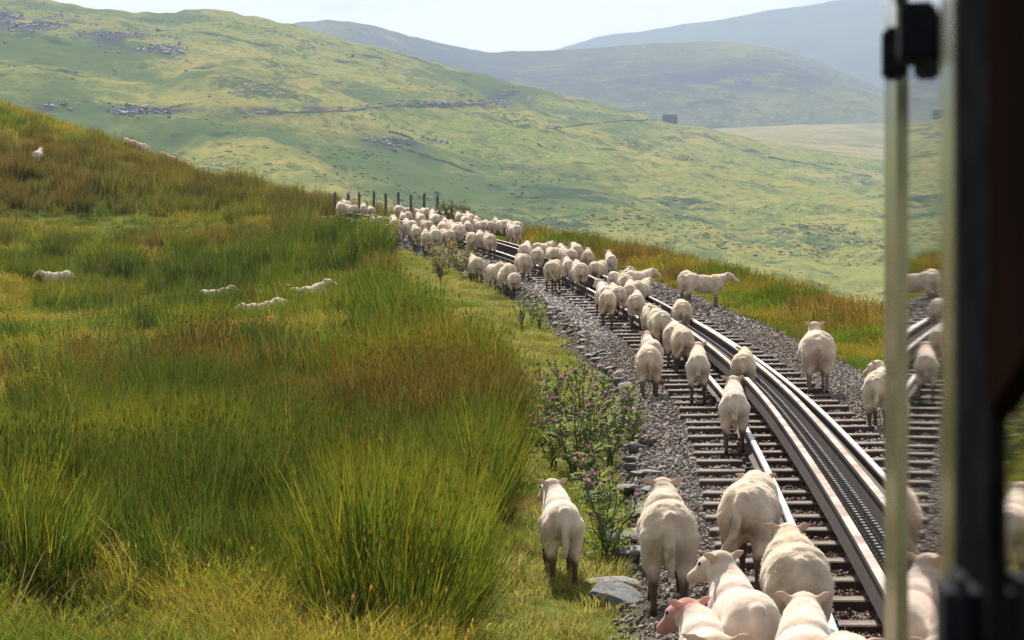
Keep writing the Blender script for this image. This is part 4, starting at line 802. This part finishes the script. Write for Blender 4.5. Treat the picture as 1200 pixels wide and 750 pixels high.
TH_ = [(632, 520, .72, 6, 44, 'leafy thistle crowding the rush bed behind the verge clump'), (655, 508, .78, 7, 50, 'tall thistle at the upper end of the verge clump'), (684, 512, .8, 7, 50, 'tall thistle with many heads at the upper clump edge'), (706, 505, .72, 6, 44, 'thistle leaning to the gravel at the upper clump edge'), (726, 515, .6, 5, 34, 'smaller thistle rooted in the ballast foot at the clump'), (690, 590, .5, 5, 34, 'low leafy thistle between the clump and the lone one'),
       (648, 556, .62, 6, 36, 'thistle with purple heads growing against the rush bed'), (672, 566, .74, 7, 44, 'tall bushy thistle in the middle of the verge clump'), (695, 562, .78, 7, 44, 'tallest thistle in the lower row of the clump, beside the gravel'), (715, 548, .72, 6, 36, 'open-branched thistle leaning over the gravel'), (738, 536, .62, 5, 26, 'thin thistle standing out on the ballast slope'), (660, 536, .62, 5, 24, 'thistle half hidden behind the verge clump'),
       (712, 664, .62, 6, 40, 'lone upright thistle beside the verge-walking shorn sheep'), (705, 628, .52, 5, 26, 'short thistle close behind the lone upright one')]
for k, (px, row, H, nb, lv, lb) in enumerate(TH_): thistle(px, row, H, 50 + k, lb, None, nb, lv)
for k, (px, row, H) in enumerate(((508, 318, .75), (524, 322, .85), (540, 326, .85), (552, 330, .7), (516, 330, .6), (532, 312, .7))): thistle(px, row, H, 80 + k, 'dry yellowing thistle in the stand beside the far rush hump', 'dry thistles by the rush hump', 9, 60, True, .15, .7)
for k, (px, row, H) in enumerate(((612, 386, .55), (624, 380, .6), (632, 388, .5))): thistle(px, row, H, 95 + k, 'small leafy thistle on the open turf verge', 'thistles on the open turf', 5, 24, False, .15, .6)

# ------------------------------------------------------------------ fence on the outer bank, bush
M['post'] = mat('post_wood', (.12, .10, .075), .9, noise=[(9, (.07, .06, .05), .45, .6)], bump=(40, .5, .005)); M['wire'] = mat('fence_wire', (.25, .24, .23), .5, .8)
fence = bpy.data.objects.new('post_and_wire_fence', None); link(fence)
PO = [(393, 242, 11), (407, 243, 12), (422, 244, 13), (437, 246, 17), (452, 246, 13), (467, 247, 15), (482, 248, 14), (497, 250, 19), (513, 252, 18)]
bm = bmesh.new(); bmesh.ops.create_cone(bm, cap_ends=True, segments=8, radius1=.055, radius2=.05, depth=1, matrix=Matrix.Translation((0, 0, .5)))
for v in bm.verts:
    if v.co.z > .9: v.co.z += .05 * v.co.x / .05
post = bm_mesh(bm, 'post', M['post']); tops = []; fence.location = (-4, 74, 5.2)
for k, (px, rb, hp) in enumerate(PO):
    d = 77.8 - 6 * k / 10.; x = (px - 600) / F * d; zb = (HOR - rb) / F * d; zg = min(float(ground(np.array([x]), np.array([d]))[0]), zb) - .1; zt_ = zb + (hp + 5) / F * d
    o = obj('post', post, None, (x, d, zg), (random.uniform(-.04, .04), random.uniform(-.04, .04), k), (1, 1, zt_ - zg)); child(o, fence); tops.append(Vector((x, d, zt_)))
for dz in (.08, .30):
    V = []; Fc = []; tube_into(V, Fc, [q - Vector((0, 0, dz)) for q in tops], .006, .006, 4); child(obj('wire', mesh_np('wire', V, Fc, M['wire'])), fence)
tag(fence, 'leaning wooden post and wire fence along the brow behind the far flock', 'fence')
def leaf_bush(px, row, d, w, h, seed, label, c, n=1600):
    p = ((px - 600) / F * d, d); g = np.random.default_rng(seed); z = float(ground(np.array([p[0]]), np.array([p[1]]))[0]); root = bpy.data.objects.new('bush', None); root.location = (p[0], p[1], z); link(root); tag(root, label, 'bush')
    q = g.normal(0, 1, (n, 3)); q /= np.linalg.norm(q, axis=1)[:, None]; q *= (g.random((n, 1)) ** .4); q[:, 2] = np.abs(q[:, 2]); lump = .75 + .5 * fbm(q[:, 0] * 3 + seed, q[:, 1] * 3 + q[:, 2] * 2, 5, 3); P = q * lump[:, None] * np.array([w, w * .8, h]); V = []; Fc = []
    for k in range(n):
        a = Vector(P[k]); u1 = Vector(g.normal(0, 1, 3)).normalized(); u2 = Vector((u1.y, -u1.x, u1.z)); s = g.uniform(.04, .09); b0 = len(V); V += [a - u1 * s, a + u2 * s * .4, a + u1 * s + Vector((0, 0, s)), a - u2 * s * .4]; Fc.append((b0, b0 + 1, b0 + 2, b0 + 3))
    obj('crown', mesh_np('crown', V, Fc, leaf_mat('bush_leaf', c, .35)), root); V = []; Fc = []
    for k in range(6): a = k * 1.05; tube_into(V, Fc, [Vector((0, 0, -.05)), Vector((math.cos(a) * w * .3, math.sin(a) * w * .3, h * .4)), Vector((math.cos(a) * w * .6, math.sin(a) * w * .5, h * .8))], .03, .008)
    obj('trunk', mesh_np('trunk', V, Fc, M['post']), root)
leaf_bush(531, 245, 70, .95, .95, 3, 'dark round bush on the bank at the end of the fence posts', (.085, .085, .03))

# ------------------------------------------------------------------ far hillside details
def onA(px, row):
    D = np.geomspace(340, 1598, 1500); PX = np.full_like(D, px); X = (PX - 600) / F * D; Z = zA(PX, D, X); r = HOR - Z / D * F; k = np.argmax(r < row) if (r < row).any() else len(D) - 1; return Vector((X[k], D[k], Z[k]))
scrub_m = bpy.data.materials.new('scrub'); scrub_m.use_nodes = True; _t = scrub_m.node_tree; _a = N(_t, 'ShaderNodeAttribute', attribute_type='INSTANCER', attribute_name='tint'); _t.links.new(_a.outputs['Color'], _t.nodes['Principled BSDF'].inputs['Base Color']); _t.nodes['Principled BSDF'].inputs['Roughness'].default_value = 1; _t.nodes['Principled BSDF'].inputs['Specular IOR Level'].default_value = 0
scr = protos('scrub_clump', [bm_mesh(ico(2, 500 + k, .9, (1, 1, .55), 3.0), 'scrub', scrub_m) for k in range(5)])
n = 140000; PX = rng.uniform(-250, 1300, n); D = rng.uniform(340, 1590, n); X = (PX - 600) / F * D; Z = zA(PX, D, X); row = HOR - Z / D * F
st = fbm(X * .012 + D * .004, D * .006 - X * .002, 131, 4); st2 = fbm(X * .03, D * .018, 137, 3); lowr = sstep(80, 260, row)
k = np.where((rng.random(n) < .9 * sstep(.53, .66, st) * sstep(.40, .6, st2) * (.2 + .8 * lowr) * .8 + .006) & (D < 1560))[0]
g = rng.uniform(.7, 1.3, (len(k), 1)); tn = np.where(rng.random((len(k), 1)) < .5, np.array([[.10, .125, .045]]), np.array([[.17, .17, .06]])) * g; s = rng.uniform(.15, 1.0, len(k)) ** 1.8 * (.6 + .6 * D[k] / 1000)
scatter('scrub', np.stack([X[k], D[k], Z[k] - .1 * s], 1), np.stack([0 * s, 0 * s, rng.uniform(0, 6.28, len(k))], 1), np.stack([s * rng.uniform(.9, 1.7, len(k)), s * 1.2, s * .6], 1), tn, rng.integers(0, 5, len(k)), scr)
crag = rockA(PX, row, X, D); k = np.where((rng.random(n) < crag * .8 * sstep(.42, .55, st2)) & (D < 1590))[0]; k2 = np.where((rng.random(n) < .0008) & (D < 1500))[0]; k = np.concatenate([k, k2])
s = rng.uniform(.5, 1.5, len(k)) ** 1.5; tn = np.array([[.062, .063, .074]]) * rng.uniform(.5, 1.7, (len(k), 1))
scatter('boulders', np.stack([X[k], D[k], Z[k] + .1 * s], 1), rng.uniform(-.5, .5, (len(k), 3)) + np.array([0, 0, 1]) * rng.uniform(0, 6.28, (len(k), 1)), np.stack([s * 1.5, s, s], 1), tn, rng.integers(0, 6, len(k)), protos('crag_rock', [bm_mesh(ico(1, 540 + q, .5, (1, .8, .7)), 'boulder', SM) for q in range(6)]))
M['wall'] = mat('wall_stone', (.17, .165, .15), .95, noise=[(.3, (.10, .115, .06), .42, .6)], bump=(1.5, 1, .3))
WALLS = [([(300, 134), (340, 133), (400, 131), (455, 126)], 'dry stone wall running level across the hillside from the scree patch'), ([(450, 125), (500, 126), (545, 124), (575, 122), (590, 112), (612, 106)], 'dry stone wall climbing to the pale scree beside the ridge'), ([(455, 155), (470, 158), (484, 164), (470, 168), (445, 167)], 'short hooked remnant of a stone wall below the long one'), ([(150, 132), (185, 130), (215, 124)], 'broken stone wall above the brow on the hillside'),
         ([(640, 152), (690, 146), (730, 142), (775, 141)], 'faint stone wall leading along the hill to the dark barn'), ([(470, 175), (520, 190), (560, 205)], 'stone wall slanting downhill below the hooked remnant'), ([(900, 185), (960, 195), (1030, 210)], 'distant stone wall dropping across the hillside below the pale moor')]
for pl, lb in WALLS:
    pts = []
    for (a, b), (c, d) in zip(pl[:-1], pl[1:]):
        for q in range(8): pts.append(onA(a + (c - a) * q / 8, b + (d - b) * q / 8))
    pts = [p_ for i, p_ in enumerate(pts) if i == 0 or abs(p_.y - pts[i - 1].y) < 130]; V = []; Fc = []
    for i, p_ in enumerate(pts):
        hgt = .7 + random.uniform(-.5, .5)
        for sg, z_ in ((-.7, -1.5), (-.4, hgt), (.4, hgt), (.7, -1.5)): V.append((p_.x, p_.y + sg, p_.z + z_))
        if i:
            a = (i - 1) * 4
            for j in range(3): Fc.append((a + j, a + j + 1, a + j + 5, a + j + 4))
    tag(obj('stone_wall', mesh_np('stone_wall', V, Fc, M['wall'])), lb, 'wall')
p_ = onA(785, 143); barn = bpy.data.objects.new('stone_barn', None); barn.location = p_; link(barn); tag(barn, 'small dark stone barn standing alone on the far ridge', 'barn')
bm = bmesh.new(); bmesh.ops.create_cube(bm, size=1, matrix=Matrix.Translation((0, 0, 1.5)) @ Matrix.Diagonal((11, 6, 5, 1))); obj('wall', bm_mesh(bm, 'wall', mat('barn_stone', (.035, .035, .04), .95, noise=[(1, (.04, .04, .045), .4, .6)])), barn)
me = mesh_np('roof', [(-5.8, -3.4, 3.9), (5.8, -3.4, 3.9), (5.8, 0, 6.2), (-5.8, 0, 6.2), (5.8, 3.4, 3.9), (-5.8, 3.4, 3.9)], [(0, 1, 2, 3), (3, 2, 4, 5), (0, 3, 5), (1, 4, 2), (0, 5, 4, 1)], mat('barn_slate', (.025, .025, .03), 1.0, spec=0, noise=[(2, (.035, .035, .04), .4, .6)])); obj('roof', me, barn)
bm = bmesh.new(); bmesh.ops.create_cube(bm, size=1, matrix=Matrix.Translation((1.5, -3.05, 1.4)) @ Matrix.Diagonal((2, .12, 2.6, 1))); obj('door', bm_mesh(bm, 'door', M['post']), barn)

# ------------------------------------------------------------------ railway carriage the photograph is taken from
M['gloss'] = mat('varnished_panel', (.012, .010, .009), .03, 0, spec=.9, coat=1.0); M['glass'] = mat('window_glass', (.012, .016, .013), .02, 0, spec=.8, coat=0)
M['brass'] = mat('weathered_brass', (.36, .33, .19), .22, 1, noise=[(9, (.29, .27, .15), .4, .65)]); M['rubber'] = mat('black_rubber', (.008, .008, .009), 1.0, spec=0, noise=[(30, (.014, .013, .013), .45, .6)])
M['black'] = mat('black_iron', (.012, .013, .018), .8, spec=.05, noise=[(40, (.02, .02, .025), .45, .6)]); M['brown'] = mat('brown_timber', (.007, .0045, .0035), 1.0, spec=0, noise=[(8, (.011, .006, .0045), .4, .6)]); M['cream'] = mat('coach_roof', (.35, .33, .28), .6, noise=[(3, (.28, .26, .22), .4, .6)])
TA, PA = math.atan(.125), math.atan(.1425); dv, nv_ = Vector((math.sin(TA), math.cos(TA), 0)), Vector((math.cos(TA), -math.sin(TA), 0))
coach = bpy.data.objects.new('railway_carriage', None); link(coach); C0 = nv_ * .10; coach.location = (C0.x, C0.y, -1.60); coach.rotation_euler = (0, 0, -TA)
tag(coach, 'dark glossy railway carriage side with brass-edged window and black latch fittings', 'carriage')
def cbox(name, x0, x1, y0, y1, z0, z1, m, parent=None, bev=.004, shape=None):     # carriage frame: x to the right (into the coach), y forward, z from camera height
    bm = bmesh.new(); bmesh.ops.create_cube(bm, size=1, matrix=Matrix.Translation(((x0 + x1) / 2, (y0 + y1) / 2, (z0 + z1) / 2 + 1.60)) @ Matrix.Diagonal((x1 - x0, y1 - y0, z1 - z0, 1)))
    if bev: bmesh.ops.bevel(bm, geom=[e for e in bm.edges], offset=bev, segments=2, affect='EDGES')
    if shape: shape(bm)
    return obj(name, bm_mesh(bm, name, m), parent or coach)
cbox('body_panel', 0, .03, -3.2, .905, -1.15, -.002, M['gloss'], bev=0)
def slant(bm):
    for v in bm.verts:
        if v.co.z < 1.8: v.co.z -= (v.co.y - .80) * .20
cbox('side_window', .004, .03, -3.2, .74, .0, .95, M['gloss'], bev=0); cbox('dark_panel', -.006, .02, .70, .905, -.004, .95, M['brown'], shape=slant)  # slanted dark panel added to stand in for the window's dark reflection
cbox('door_pillar', -.004, .05, .912, 1.068, -1.15, .95, M['rubber'], bev=.003); cbox('door_handle', -.022, -.005, .93, .99, -.32, -.095, M['black'], bev=.006)
# the end window stands a little out of line with the body
win = bpy.data.objects.new('end_window', None); win.location = (.0, 1.075, 0); win.rotation_euler = (0, 0, -(PA - TA)); link(win, coach)
cbox('glass', .0, .012, .11, .655, -1.1, .95, M['glass'], win, bev=0); cbox('frame_stile', -.005, .02, .0, .108, -1.12, .97, M['brass'], win, bev=.004); cbox('frame_stile', -.005, .02, .657, .925, -1.12, .97, M['brass'], win, bev=.004)
cbox('frame_rail', -.005, .02, .108, .657, -1.16, -1.1, M['brass'], win); cbox('frame_rail', -.005, .02, .108, .657, .95, .98, M['brass'], win)
cbox('latch', -.022, -.003, .50, .54, .222, .258, M['black'], win, bev=.003); cbox('latch', -.024, -.001, .185, .225, .187, .222, M['black'], win, bev=.003); cbox('latch_rod', -.026, -.020, .20, .212, .222, .60, M['black'], win, bev=.002); 
cbox('end_wall', .05, 1.66, 1.98, 2.02, -1.15, .95, M['brown']); cbox('far_side', 1.66, 1.70, -3.2, 2.02, -1.15, .95, M['gloss']); cbox('floor', .05, 1.66, -3.2, 1.98, -1.15, -1.08, M['brown']); cbox('back_wall', .05, 1.66, -3.24, -3.2, -1.15, .95, M['brown'])
cbox('roof', -.06, 1.78, -3.3, 2.1, .985, 1.06, M['cream'], bev=.03); cbox('underframe', .25, 1.45, -3.0, 1.8, -1.40, -1.16, M['black'])
for yq in (-2.2, 1.0):
    for xq in (.42, 1.22):
        bm = bmesh.new(); bmesh.ops.create_cone(bm, cap_ends=True, segments=24, radius1=.29, radius2=.27, depth=.07, matrix=Matrix.Translation((xq, yq, .05)) @ Matrix.Rotation(R(90), 4, 'Y')); obj('wheel', bm_mesh(bm, 'wheel', M['black']), coach)
